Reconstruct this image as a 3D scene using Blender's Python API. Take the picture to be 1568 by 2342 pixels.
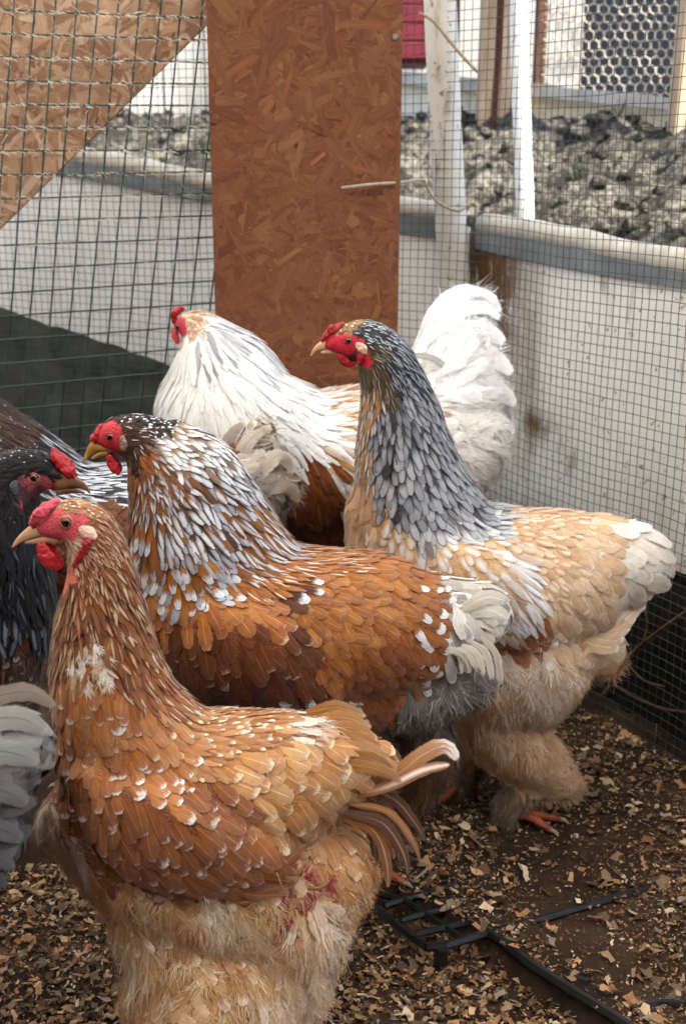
import bpy, bmesh, math, random
import numpy as np
from mathutils import Vector, noise as mnoise
from mathutils.bvhtree import BVHTree

random.seed(11)
rng = np.random.default_rng(11)
R = math.radians
for o in list(bpy.data.objects):
    bpy.data.objects.remove(o)
sc = bpy.context.scene
COL = sc.collection

# ------------------------------------------------------------------ camera, sky, sun, exposure
PW, PH, F, CAM_H, PITCH = 1568.0, 2342.0, 2759.0, 0.95, R(17)
cam_d = bpy.data.cameras.new('camera')
cam = bpy.data.objects.new('camera', cam_d)
COL.objects.link(cam)
cam.location = (0, 0, CAM_H)
cam.rotation_euler = (R(90) - PITCH, 0, 0)
cam_d.sensor_fit = 'VERTICAL'
cam_d.angle = 2 * math.atan(PH / 2 / F)
cam_d.clip_start, cam_d.clip_end = 0.02, 500
cam_d.dof.use_dof = True
cam_d.dof.focus_distance = 1.34
cam_d.dof.aperture_fstop = 4.5
sc.camera = cam

SUN_DIR = Vector((0.62, -0.42, 0.80)).normalized()
world = bpy.data.worlds.new('World')
sc.world = world
world.use_nodes = True
wn = world.node_tree
sky = wn.nodes.new('ShaderNodeTexSky')
sky.sky_type = 'NISHITA'
sky.sun_disc = False
sky.sun_elevation = math.asin(SUN_DIR.z)
sky.sun_rotation = math.atan2(SUN_DIR.x, SUN_DIR.y)
bgn = wn.nodes['Background']
wn.links.new(sky.outputs['Color'], bgn.inputs['Color'])
bgn.inputs['Strength'].default_value = 0.14
sun_d = bpy.data.lights.new('sun', 'SUN')
sun_d.energy = 4.8
sun_d.angle = R(0.5)
sun_d.color = (1.0, 0.95, 0.87)
sun = bpy.data.objects.new('sun', sun_d)
COL.objects.link(sun)
sun.rotation_euler = SUN_DIR.to_track_quat('Z', 'Y').to_euler()
sc.view_settings.view_transform = 'Standard'
sc.view_settings.look = 'None'
sc.view_settings.gamma = 1
sc.view_settings.use_curve_mapping = False
sc.view_settings.exposure = 1.74
sc.cycles.max_bounces = 8
sc.cycles.transparent_max_bounces = 12

# ------------------------------------------------------------------ pixel -> place helpers
CP, SP = math.cos(PITCH), math.sin(PITCH)
def ray(px, py):
    a, b = (px - PW / 2) / F, -(py - PH / 2) / F
    return np.array([a, CP + b * SP, -SP + b * CP])
CAMP = np.array([0, 0, CAM_H])
def at(px, py, Y):
    d = ray(px, py)
    return CAMP + d * (Y / d[1])
def onz(px, py, z):
    d = ray(px, py)
    return CAMP + d * ((z - CAM_H) / d[2])
def depth(p):
    p = np.asarray(p) - CAMP
    return p[..., 1] * CP - p[..., 2] * SP
def project(p):
    p = np.asarray(p) - CAMP
    zc = p[..., 1] * CP - p[..., 2] * SP
    up = p[..., 1] * SP + p[..., 2] * CP
    return np.stack([PW / 2 + F * p[..., 0] / zc, PH / 2 - F * up / zc], -1)

def lin(h):
    h = h.lstrip('#')
    v = np.array([int(h[i:i + 2], 16) / 255 for i in (0, 2, 4)])
    return np.where(v <= .04045, v / 12.92, ((v + .055) / 1.055) ** 2.4)
def lin4(h, a=1.0):
    return (*lin(h), a)

# ------------------------------------------------------------------ object helpers
def tag(o, label=None, cat=None, group=None, kind=None):
    if label: o['label'] = label
    if cat:
        o['category'] = cat
        o['kind'] = 'thing'
    if group: o['group'] = group
    if kind: o['kind'] = kind
    return o
def empty(name, loc, label=None, cat=None, group=None):
    o = bpy.data.objects.new(name, None)
    o.empty_display_size = .05
    COL.objects.link(o)
    o.location = loc
    return tag(o, label, cat, group)
def link(name, me, parent=None, kind=None):
    o = bpy.data.objects.new(name, me)
    COL.objects.link(o)
    if parent is not None: o.parent = parent
    if kind: o['kind'] = kind
    return o
def mesh(name, V, Fc, mat=None, smooth=False):
    me = bpy.data.meshes.new(name)
    V = np.asarray(V, dtype=np.float32)
    if isinstance(Fc, np.ndarray):
        n, k = Fc.shape
        me.vertices.add(len(V)); me.vertices.foreach_set('co', V.ravel())
        me.loops.add(n * k); me.loops.foreach_set('vertex_index', Fc.astype(np.int32).ravel())
        me.polygons.add(n)
        me.polygons.foreach_set('loop_start', np.arange(0, n * k, k, dtype=np.int32))
        me.polygons.foreach_set('loop_total', np.full(n, k, dtype=np.int32))
        me.update(calc_edges=True)
    else:
        me.from_pydata([tuple(map(float, v)) for v in V], [], Fc)
        me.update()
    if smooth:
        me.polygons.foreach_set('use_smooth', np.ones(len(me.polygons), dtype=bool))
    if mat: me.materials.append(mat)
    return me
def attr(me, name, typ, dom, data):
    a = me.attributes.new(name, typ, dom)
    key = 'color' if 'COLOR' in typ else ('vector' if typ == 'FLOAT_VECTOR' else 'value')
    a.data.foreach_set(key, np.asarray(data, dtype=np.float32).ravel())

class MB:
    """collects shapes into one mesh"""
    def __init__(s): s.v, s.f = [], []
    def add(s, V, Fc):
        b = len(s.v)
        s.v.extend([tuple(map(float, p)) for p in V])
        s.f.extend([tuple(b + i for i in f) for f in Fc])
    def hexa(s, c):            # 8 corners: bottom ring then top ring
        s.add(c, [(0, 3, 2, 1), (4, 5, 6, 7), (0, 1, 5, 4), (1, 2, 6, 5), (2, 3, 7, 6), (3, 0, 4, 7)])
    def box(s, lo, hi):
        x0, y0, z0 = lo; x1, y1, z1 = hi
        s.hexa([(x0, y0, z0), (x1, y0, z0), (x1, y1, z0), (x0, y1, z0), (x0, y0, z1), (x1, y0, z1), (x1, y1, z1), (x0, y1, z1)])
    def tube(s, pts, r, n=8, cap=True, sq=1.0):
        V, Fc = sweep(pts, r, n, cap, sq)
        s.add(V, Fc)
    def build(s, name, mat, parent=None, smooth=False, kind=None, off=None):
        v = np.array(s.v)
        if off is not None: v = v - np.asarray(off)
        return link(name, mesh(name, v, s.f, mat, smooth), parent, kind)

def sweep(pts, r, n=8, cap=True, sq=1.0):
    P = np.asarray(pts, float)
    m = len(P)
    rr = np.full(m, r) if np.isscalar(r) else np.asarray(r, float)
    T = np.gradient(P, axis=0)
    T /= np.linalg.norm(T, axis=1)[:, None] + 1e-12
    ref = np.array([0, 0, 1.0]) if abs(T[0, 2]) < .9 else np.array([0, 1.0, 0])
    V, Fc = [], []
    ang = np.linspace(0, 2 * math.pi, n, endpoint=False)
    N = None
    for i in range(m):
        if N is None: N = np.cross(T[i], ref)
        N = N - T[i] * N.dot(T[i]); N /= np.linalg.norm(N) + 1e-12
        B = np.cross(T[i], N)
        V.extend(P[i] + rr[i] * (np.cos(ang)[:, None] * N + sq * np.sin(ang)[:, None] * B))
    for i in range(m - 1):
        for k in range(n):
            a, b = i * n + k, i * n + (k + 1) % n
            Fc.append((a, b, b + n, a + n))
    if cap:
        Fc.append(tuple(range(n - 1, -1, -1)))
        Fc.append(tuple(range((m - 1) * n, m * n)))
    return V, Fc
def bevel(o, w, seg=2):
    m = o.modifiers.new('bevel', 'BEVEL'); m.width = w; m.segments = seg; m.limit_method = 'ANGLE'
    return o
def catmull(P, sub):
    P = np.asarray(P, float)
    Q = np.vstack([2 * P[0] - P[1], P, 2 * P[-1] - P[-2]])
    out = []
    for i in range(1, len(Q) - 2):
        p0, p1, p2, p3 = Q[i - 1:i + 3]
        for t in np.linspace(0, 1, sub, endpoint=False):
            out.append(.5 * (2 * p1 + (p2 - p0) * t + (2 * p0 - 5 * p1 + 4 * p2 - p3) * t * t + (3 * p1 - p0 - 3 * p2 + p3) * t ** 3))
    out.append(P[-1])
    return np.array(out)

# ------------------------------------------------------------------ materials
class NT:
    def __init__(s, name):
        s.m = bpy.data.materials.new(name); s.m.use_nodes = True
        s.t = s.m.node_tree; s.b = s.t.nodes['Principled BSDF']; s.o = s.t.nodes['Material Output']
    def n(s, typ, **kw):
        x = s.t.nodes.new(typ)
        for k, v in kw.items():
            if k in ('ins',):
                for kk, vv in v.items(): s.set(x, kk, vv)
            else: setattr(x, k, v)
        return x
    def set(s, node, key, v):
        i = node.inputs[key]
        if isinstance(v, bpy.types.NodeSocket): s.t.links.new(v, i)
        else: i.default_value = v
    def math(s, op, a, b=0.0, c=None, clamp=False):
        x = s.n('ShaderNodeMath', operation=op, use_clamp=clamp)
        s.set(x, 0, a); s.set(x, 1, b)
        if c is not None: s.set(x, 2, c)
        return x.outputs[0]
    def mix(s, f, a, b, mode='MIX'):
        x = s.n('ShaderNodeMix', data_type='RGBA', blend_type=mode)
        s.set(x, 'Factor', f)
        s.set(x, x.inputs.find('A') if False else 6, a); s.set(x, 7, b)
        return x.outputs[2]
    def ramp(s, f, stops, interp='LINEAR'):
        x = s.n('ShaderNodeValToRGB'); e = x.color_ramp.elements
        x.color_ramp.interpolation = interp
        while len(e) < len(stops): e.new(.5)
        for q, (p, c) in zip(e, stops):
            q.position = p; q.color = c if len(c) == 4 else (*c, 1)
        s.set(x, 0, f)
        return x.outputs[0]
    def noise(s, vec, scale, detail=4, rough=.55, dist=0.0, out='Fac'):
        x = s.n('ShaderNodeTexNoise'); x.inputs['Scale'].default_value = scale
        x.inputs['Detail'].default_value = detail; x.inputs['Roughness'].default_value = rough
        x.inputs['Distortion'].default_value = dist
        if vec is not None: s.set(x, 'Vector', vec)
        return x.outputs[out]
    def smooth(s, v, a, b):
        x = s.n('ShaderNodeMapRange', interpolation_type='SMOOTHSTEP')
        s.set(x, 'Value', v); s.set(x, 'From Min', a); s.set(x, 'From Max', b)
        return x.outputs[0]
    def coord(s, which='Object', scale=None, rot=None):
        x = s.n('ShaderNodeTexCoord').outputs[which]
        if scale is not None or rot is not None:
            mp = s.n('ShaderNodeMapping'); s.set(mp, 'Vector', x)
            if scale is not None: mp.inputs['Scale'].default_value = scale
            if rot is not None: mp.inputs['Rotation'].default_value = rot
            x = mp.outputs[0]
        return x
    def bump(s, h, strength=.3, dist=.002):
        x = s.n('ShaderNodeBump'); x.inputs['Strength'].default_value = strength; x.inputs['Distance'].default_value = dist
        s.set(x, 'Height', h); s.t.links.new(x.outputs[0], s.b.inputs['Normal'])
    def base(s, c, rough=.6, spec=.3, metal=0.0):
        s.set(s.b, 'Base Color', c); s.set(s.b, 'Roughness', rough)
        s.set(s.b, 'Specular IOR Level', spec); s.set(s.b, 'Metallic', metal)
        return s
    def A(s, name, out='Color'):
        x = s.n('ShaderNodeAttribute'); x.attribute_name = name
        return x.outputs[out]

def simple(name, hx, rough=.6, spec=.3, var=.12, scale=30, bump=0.0, hx2=None, metal=0.0):
    t = NT(name); c = t.coord()
    nz = t.noise(c, scale, 5)
    a = lin(hx); b = lin(hx2) if hx2 else a * (1 - 2.2 * var)
    col = t.ramp(nz, [(.3, tuple(b)), (.7, tuple(a))])
    t.base(col, rough, spec, metal)
    if bump: t.bump(t.noise(c, scale * 3, 4), bump)
    return t.m

def feather_material():
    t = NT('feather')
    uvr = t.n('ShaderNodeSeparateXYZ'); t.set(uvr, 0, t.A('fuv', 'Vector'))
    u, v, rnd = uvr.outputs
    ua = t.math('ABSOLUTE', u)
    cb = t.n('ShaderNodeAttribute'); cb.attribute_name = 'fcol'
    ct = t.n('ShaderNodeAttribute'); ct.attribute_name = 'tcol'
    shaft = cb.outputs['Alpha']
    code = ct.outputs['Alpha']
    mode = t.math('FLOOR', code)
    thr = t.math('FRACT', code)
    # barbs: noise constant along lines that leave the shaft obliquely
    barb = t.math('SUBTRACT', v, t.math('MULTIPLY', ua, .28))
    cx = t.n('ShaderNodeCombineXYZ')
    t.set(cx, 0, t.math('MULTIPLY', t.math('MULTIPLY', barb, 34), t.math('ADD', 1.0, t.math('FLOOR', rnd)))); t.set(cx, 1, t.math('MULTIPLY', rnd, 91.7)); t.set(cx, 2, t.math('MULTIPLY', ua, 1.3))
    nb = t.noise(cx.outputs[0], 1.0, 3, .6)
    cl = t.n('ShaderNodeCombineXYZ')
    t.set(cl, 0, t.math('MULTIPLY', u, 1.6)); t.set(cl, 1, t.math('MULTIPLY', v, 2.2)); t.set(cl, 2, t.math('MULTIPLY', rnd, 57.1))
    nl = t.noise(cl.outputs[0], 1.5, 2)
    wob = t.math('MULTIPLY', t.math('SUBTRACT', nb, .5), .34)
    wob2 = t.math('ADD', wob, t.math('MULTIPLY', t.math('SUBTRACT', nl, .5), .3))
    # 0 tip spot, 1 laced edge, 2 pale centre streak
    vt = t.math('ADD', v, wob2)
    m0 = t.smooth(vt, t.math('SUBTRACT', thr, .03), t.math('ADD', thr, .17))
    rim = t.math('MAXIMUM', t.math('MULTIPLY', ua, t.smooth(v, .05, .35)), t.math('POWER', v, 2.4))
    m1 = t.smooth(t.math('ADD', rim, wob), thr, t.math('ADD', thr, .22))
    ce = t.math('SUBTRACT', 1.0, t.math('ADD', ua, wob))
    m2 = t.math('MULTIPLY', t.smooth(ce, t.math('SUBTRACT', .92, thr), t.math('SUBTRACT', 1.34, thr)), t.smooth(v, .1, .6))
    is1 = t.math('COMPARE', mode, 1.0, .1); is2 = t.math('COMPARE', mode, 2.0, .1)
    mk = t.n('ShaderNodeMix', data_type='FLOAT'); t.set(mk, 0, is1); t.set(mk, 2, m0); t.set(mk, 3, m1)
    mk2 = t.n('ShaderNodeMix', data_type='FLOAT'); t.set(mk2, 0, is2); t.set(mk2, 2, mk.outputs[0]); t.set(mk2, 3, m2)
    hv = t.n('ShaderNodeHueSaturation'); t.set(hv, 'Color', cb.outputs['Color'])
    t.set(hv, 'Hue', t.math('ADD', .485, t.math('MULTIPLY', nl, .03))); t.set(hv, 'Saturation', t.math('ADD', 1.12, t.math('MULTIPLY', v, -.22)))
    col = t.mix(mk2.outputs[0], hv.outputs[0], ct.outputs['Color'])
    # every vane pales a little at its thin margin
    hp = t.n('ShaderNodeHueSaturation'); t.set(hp, 'Color', col); hp.inputs['Value'].default_value = 1.7; hp.inputs['Saturation'].default_value = .8
    col = t.mix(t.math('MULTIPLY', t.smooth(t.math('MAXIMUM', ua, t.smooth(v, .8, 1.0)), .62, 1.0), .45), col, hp.outputs[0])
    val = t.math('ADD', .42, t.math('ADD', t.math('ADD', t.math('MULTIPLY', nb, .46), t.math('MULTIPLY', nl, .42)), t.math('MULTIPLY', v, .10)))
    hs = t.n('ShaderNodeHueSaturation'); t.set(hs, 'Color', col); t.set(hs, 'Value', val)
    sm = t.math('MULTIPLY', t.math('SUBTRACT', 1.0, t.smooth(ua, .02, .09)), t.math('SUBTRACT', 1.0, t.smooth(v, .75, .95)))
    hs2 = t.n('ShaderNodeHueSaturation'); t.set(hs2, 'Color', hs.outputs[0]); t.set(hs2, 'Value', t.math('ADD', .45, t.math('MULTIPLY', t.math('GREATER_THAN', shaft, 0.0), 1.45))); hs2.inputs['Saturation'].default_value = .8
    col = t.mix(t.math('MULTIPLY', sm, t.math('ABSOLUTE', shaft)), hs.outputs[0], hs2.outputs[0])
    t.base(col, .58, .22)
    t.set(t.b, 'Sheen Weight', .12)
    t.bump(t.math('ADD', nb, t.math('MULTIPLY', sm, .8)), .35, .0006)
    # vanes let a little light through
    tr = t.n('ShaderNodeBsdfTranslucent'); t.set(tr, 'Color', col)
    mx = t.n('ShaderNodeMixShader'); mx.inputs[0].default_value = .16
    t.t.links.new(t.b.outputs[0], mx.inputs[1]); t.t.links.new(tr.outputs[0], mx.inputs[2])
    # loose barbs: the vane edge and tip break up into gaps
    rim2 = t.math('MAXIMUM', ua, t.smooth(v, .80, 1.02))
    cf = t.n('ShaderNodeCombineXYZ')
    t.set(cf, 0, t.math('MULTIPLY', t.math('MULTIPLY', barb, 70), t.math('ADD', 1.0, t.math('FLOOR', rnd)))); t.set(cf, 1, t.math('MULTIPLY', rnd, 33.3)); t.set(cf, 2, t.math('MULTIPLY', u, .8))
    nf = t.noise(cf.outputs[0], 1.0, 2, .6)
    th = t.math('MULTIPLY', t.smooth(rim2, .42, 1.06), .70)
    al = t.smooth(nf, t.math('SUBTRACT', th, .05), t.math('ADD', th, .05))
    tp = t.n('ShaderNodeBsdfTransparent')
    m2x = t.n('ShaderNodeMixShader'); t.set(m2x, 0, al)
    t.t.links.new(tp.outputs[0], m2x.inputs[1]); t.t.links.new(mx.outputs[0], m2x.inputs[2])
    t.t.links.new(m2x.outputs[0], t.o.inputs[0])
    return t.m

def body_material():
    t = NT('hen_skin')
    c = t.coord(); a = t.n('ShaderNodeAttribute'); a.attribute_name = 'bcol'
    n1 = t.noise(c, 160, 4, .7); n2 = t.noise(c, 45, 3)
    vo = t.n('ShaderNodeTexVoronoi'); vo.inputs['Scale'].default_value = 420; t.set(vo, 'Vector', c)
    val = t.math('ADD', .62, t.math('ADD', t.math('MULTIPLY', n1, .5), t.math('MULTIPLY', n2, .35)))
    hs = t.n('ShaderNodeHueSaturation'); t.set(hs, 'Color', a.outputs['Color']); t.set(hs, 'Value', val)
    t.base(hs.outputs[0], .5, .3)
    t.set(t.b, 'Subsurface Weight', .08); t.b.inputs['Subsurface Radius'].default_value = (.004, .0015, .001)
    t.bump(t.math('ADD', vo.outputs['Distance'], n1), .5, .0015)
    return t.m

def flesh(name, hx, hx2, rough=.42, pap=300, sss=.15):
    t = NT(name); c = t.coord()
    n2 = t.noise(c, 60, 4); vo = t.n('ShaderNodeTexVoronoi'); vo.inputs['Scale'].default_value = pap; t.set(vo, 'Vector', c)
    col = t.ramp(n2, [(.3, tuple(lin(hx2))), (.68, tuple(lin(hx)))])
    t.base(col, rough, .4)
    t.set(t.b, 'Subsurface Weight', sss); t.b.inputs['Subsurface Radius'].default_value = (.005, .0015, .001)
    t.bump(t.math('ADD', vo.outputs['Distance'], t.math('MULTIPLY', n2, .6)), .55, .002)
    return t.m

M = {}
M['feather'] = feather_material()
M['skin'] = body_material()
M['comb_red'] = flesh('comb_red', 'b4222a', '86161e')
M['comb_pink'] = flesh('comb_pink', 'c8505a', 'a8343e')
M['wattle'] = flesh('wattle', 'c83034', '98181f', .4)
M['dark_wattle'] = flesh('dark_wattle', '8c2a40', '4c1624', .4)
M['lobe'] = flesh('lobe', 'e6d0b8', 'c89a84', .55)
M['lobe_grey'] = flesh('lobe_grey', '4c5056', '2a2c30', .6)
M['lobe_brown'] = flesh('lobe_brown', '9a8670', '5c4638', .6)
M['beak_pale'] = simple('beak_pale', 'd8ac84', .38, .45, .1, 40, hx2='c08e68')
M['beak_yellow'] = simple('beak_yellow', 'c89848', .38, .45, .1, 60, hx2='7a4e26')
M['beak_horn'] = simple('beak_horn', '84603e', .38, .45, .1, 60, hx2='5c3a28')
M['toe'] = flesh('toe', 'a85430', '6e3622', .55, 200, .05)
M['claw'] = simple('claw', '9a8a74', .4)
M['iris'] = simple('iris', '8a5426', .25, .5, .2, 300, hx2='5c3214')
M['pupil'] = simple('pupil', '060505', .06, .6)
M['eyelid'] = flesh('eyelid', 'c07868', 'a05048', .5)
M['eyelid_red'] = flesh('eyelid_red', 'b83038', '8a1c28', .5)

def panel_material(name, hx, stain, k=1.0, drip=True, thin=0):
    t = NT(name); c = t.coord()
    big = t.noise(c, 2.2, 5, .6)
    sp = t.noise(c, 70, 3, .6); sp2 = t.noise(t.coord('Object', (1, 1, .35)), 22, 5, .65)
    st = t.noise(t.coord('Object', (1, 1, .12)), 14, 4, .6)
    col = t.mix(t.smooth(big, .35, .7), lin4(hx), (*(lin(hx) * .82), 1))
    f1 = t.math('MULTIPLY', t.smooth(sp, .63, .7), .75 * k)
    col = t.mix(f1, col, lin4(stain))
    f2 = t.math('MULTIPLY', t.smooth(sp2, .57, .7), .5 * k)
    col = t.mix(f2, col, lin4(stain))
    if drip:
        f3 = t.math('MULTIPLY', t.math('MULTIPLY', t.smooth(st, .52, .7), t.smooth(t.noise(c, 3.1, 2), .45, .62)), .6 * k)
        col = t.mix(f3, col, lin4('8a6a3c'))
    # rust-brown run-off near the corner: 'rust' vertex colour gives the patch its place
    ra = t.A('rust', 'Fac')
    f4 = t.math('MULTIPLY', ra, t.smooth(t.noise(t.coord('Object', (1, 1, .5)), 32, 6, .75), .30, .52))
    col = t.mix(f4, col, lin4('6e4a22'))
    t.base(col, .45, .4)
    t.bump(t.noise(c, 40, 3), .12, .002)
    if thin:      # thin plastic sheet lets daylight through
        tr = t.n('ShaderNodeBsdfTranslucent'); t.set(tr, 'Color', col)
        mx = t.n('ShaderNodeMixShader'); mx.inputs[0].default_value = thin
        t.t.links.new(t.b.outputs[0], mx.inputs[1]); t.t.links.new(tr.outputs[0], mx.inputs[2]); t.t.links.new(mx.outputs[0], t.o.inputs[0])
    return t.m
M['panel_right'] = panel_material('white_panel_stained', 'f4f2ec', '6e4e28', 1.0, thin=.12)
M['panel_left'] = panel_material('white_panel', 'f4f4f2', '8a8478', .4, thin=.04)
M['panel_far'] = panel_material('white_panel_far', 'e2dccb', 'a08a60', .6)
M['rim'] = simple('rim_roll', 'd0cac0', .6, .3, .12, 25, .2, hx2='a8a094')
M['band'] = simple('rim_band', '868a8e', .5, .3, .12, 18, hx2='686c70')
M['pvc'] = panel_material('white_pipe', 'd4cfc6', '6e5c44', 1.1)
M['pole'] = panel_material('white_pole', 'e6e6e6', '8a4a22', .9)
M['wire_green'] = simple('wire_green', '22382e', .4, .5, .2, 80)
M['wire_grey'] = simple('wire_grey', '3c4442', .5, .5, .2, 60, metal=.3)
M['chicken_wire'] = simple('chicken_wire', 'cfc6b4', .6, .3, .1, 40, hx2='a89a84')
M['lint'] = simple('lint', 'e6ddcd', .9, .1)
M['twine'] = simple('twine', 'b0a08a', .9, .1, .2, 200, .4)
M['steel'] = simple('steel', 'a8a8a6', .35, .5, .1, 60, metal=.9)
M['twig'] = simple('twig', '7a5c40', .8, .2, .2, 60, .4)
M['black_plastic'] = simple('black_plastic', '1c1c1e', .45, .45, .2, 60, .25, hx2='101012')
M['dark_board'] = simple('dark_board', '26221f', .8, .2, .2, 12, .3, hx2='16120f')
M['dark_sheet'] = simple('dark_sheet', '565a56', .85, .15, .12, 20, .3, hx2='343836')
M['red_crate'] = simple('red_crate', '6c1c28', .6, .3, .15, 12)
M['dark_cavity'] = simple('dark_cavity', '20242c', .9, .1)
M['pale_wall'] = simple('pale_wall', 'b8b4aa', .8, .2, .2, 3, hx2='7d7a74')
M['rust_bar'] = simple('rust_bar', '5c3424', .85, .2, .2, 60, .4)

def wood(name, hx, hx2):
    t = NT(name); c = t.coord('Object', (9, 9, .8))
    n1 = t.noise(c, 9, 6, .65, .6)
    t.base(t.ramp(n1, [(.3, tuple(lin(hx2))), (.65, tuple(lin(hx)))]), .75, .2)
    t.bump(n1, .3, .002)
    return t.m
M['post_wood'] = wood('post_wood', 'ccb294', 'a08464')
M['dark_wood'] = wood('dark_wood', '6a4a38', '3c2820')

def osb_material():
    t = NT('osb_strand')
    uvr = t.n('ShaderNodeSeparateXYZ'); t.set(uvr, 0, t.A('fuv', 'Vector')); u, v, rnd = uvr.outputs
    cx = t.n('ShaderNodeCombineXYZ'); t.set(cx, 0, t.math('MULTIPLY', u, 420)); t.set(cx, 1, t.math('MULTIPLY', v, 26)); t.set(cx, 2, t.math('MULTIPLY', rnd, 77))
    g = t.noise(cx.outputs[0], 1, 4, .65)
    cc = t.n('ShaderNodeAttribute'); cc.attribute_name = 'fcol'
    hs = t.n('ShaderNodeHueSaturation'); t.set(hs, 'Color', cc.outputs['Color'])
    t.set(hs, 'Value', t.math('ADD', .42, t.math('MULTIPLY', g, 1.15)))
    d = t.noise(t.coord(), 55, 4, .7)
    col = t.mix(t.math('MULTIPLY', t.smooth(d, .62, .72), .55), hs.outputs[0], lin4('3a2014'))
    b = t.noise(t.coord(), 5, 3)
    col = t.mix(t.math('MULTIPLY', t.smooth(b, .45, .75), .4), col, lin4('6a3a22'))
    t.base(col, .7, .25)
    t.bump(g, .4, .0012)
    return t.m
M['osb'] = osb_material()
M['osb_core'] = simple('osb_core', 'b27a4c', .8, .2, .2, 90, .4, hx2='6e4428')

def soil_material():
    t = NT('soil_bank'); c = t.coord()
    n1 = t.noise(c, 9, 8, .7); n2 = t.noise(c, 60, 6, .7)
    col = t.ramp(t.math('ADD', t.math('MULTIPLY', n1, .5), t.math('MULTIPLY', n2, .5)), [(.38, tuple(lin('1c1917'))), (.49, tuple(lin('5a544c'))), (.60, tuple(lin('b0a99a')))])
    t.base(col, .95, .1)
    t.bump(t.math('ADD', n2, t.noise(c, 160, 5, .7)), 1.0, .03)
    return t.m
M['soil'] = soil_material()
def dirt_material():
    t = NT('pen_dirt'); c = t.coord()
    n1 = t.noise(c, 7, 6, .65); n2 = t.noise(c, 130, 5, .7); n3 = t.noise(c, 24, 4, .6)
    col = t.ramp(n1, [(.3, tuple(lin('1c130e'))), (.5, tuple(lin('342419'))), (.7, tuple(lin('4a3a2c')))])
    col = t.mix(t.smooth(n2, .62, .72), col, lin4('8c7452'))
    col = t.mix(t.math('MULTIPLY', t.smooth(n3, .6, .7), .5), col, lin4('3e3c20'))
    t.base(col, .85, .2); t.bump(t.math('ADD', n2, n3), .6, .004)
    return t.m
M['dirt'] = dirt_material()
def chip_material():
    t = NT('wood_chip'); a = t.A('fcol')
    n = t.noise(t.coord('Object', (1, 1, 1)), 260, 3)
    hs = t.n('ShaderNodeHueSaturation'); t.set(hs, 'Color', a); t.set(hs, 'Value', t.math('ADD', .65, t.math('MULTIPLY', n, .7)))
    t.base(hs.outputs[0], .75, .2)
    return t.m
M['chip'] = chip_material()
def film_material():
    t = NT('shade_roof_film')
    tr = t.n('ShaderNodeBsdfTranslucent'); tr.inputs[0].default_value = (.95, .92, .86, 1)
    df = t.n('ShaderNodeBsdfDiffuse'); df.inputs[0].default_value = (.7, .7, .7, 1)
    mx = t.n('ShaderNodeMixShader'); mx.inputs[0].default_value = .88
    t.t.links.new(df.outputs[0], mx.inputs[1]); t.t.links.new(tr.outputs[0], mx.inputs[2])
    t.t.links.new(mx.outputs[0], t.o.inputs[0])
    return t.m
M['film'] = film_material()

# ------------------------------------------------------------------ setting: ground, bank, pen floor
ground = link('ground', mesh('ground', [(-120, -120, -.004), (120, -120, -.004), (120, 120, -.004), (-120, 120, -.004)], [(0, 1, 2, 3)], M['dirt']))
tag(ground, kind='structure')

# wall line of the pen in plan
CORNER = np.array([.235, 2.30])
LEFT_END = np.array([-2.2, 3.285])
RIGHT_END = np.array([.90, 1.03])
def wall_pt(side, s):       # s metres from the corner
    d = (LEFT_END if side == 'l' else RIGHT_END) - CORNER
    L = np.linalg.norm(d)
    return CORNER + d / L * s
def wall_len(side): return np.linalg.norm((LEFT_END if side == 'l' else RIGHT_END) - CORNER)
def outward(side):
    d = (LEFT_END if side == 'l' else RIGHT_END) - CORNER; d = d / np.linalg.norm(d)
    n = np.array([-d[1], d[0]])
    return n if n.dot(np.array([.5, 1.0])) > 0 else -n
NL, NR = outward('l'), outward('r')

def outside_dist(x, y):
    p = np.stack([x, y], -1) - CORNER
    return np.maximum(p @ NL, p @ NR)

gx = np.arange(-3.4, 4.2, .026); gy = np.arange(.6, 6.4, .026)
X, Y = np.meshgrid(gx, gy)
D = outside_dist(X, Y)
Z = np.full(X.shape, np.nan)
for (i, j), d in np.ndenumerate(D):
    if d < -.03: continue
    x, y = X[i, j], Y[i, j]
    b = .70 + .30 * min(1, max(0, (d - .05) / 1.0)) - .05 * max(0, d - 1.3) - .62 * (1 - min(1, max(0, (d - .06) / .22))) ** 1.2  # last term cuts an unseen trench so sun reaches the panel's back
    v = Vector((x, y, 0))
    cl = mnoise.voronoi(v * 9.0)[0]; cl2 = mnoise.voronoi(v * 21.0)[0]
    n = .05 * mnoise.fractal(v * 3.0, 1.0, 2.0, 4) + .075 * (.5 - cl[0]) + .035 * (.5 - cl2[0]) + .03 * mnoise.fractal(v * 16, .9, 2.1, 3)
    Z[i, j] = b + n * min(1, max(.15, d / .12))
idx = np.full(X.shape, -1); ok = ~np.isnan(Z) & (D > .055)
idx[ok] = np.arange(ok.sum())
q = np.stack([idx[:-1, :-1], idx[:-1, 1:], idx[1:, 1:], idx[1:, :-1]], -1).reshape(-1, 4)
q = q[(q >= 0).all(1)]
bank = link('soil_bank', mesh('soil_bank', np.stack([X[ok], Y[ok], Z[ok]], -1), q, M['soil'], True))
tag(bank, kind='structure')

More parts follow.
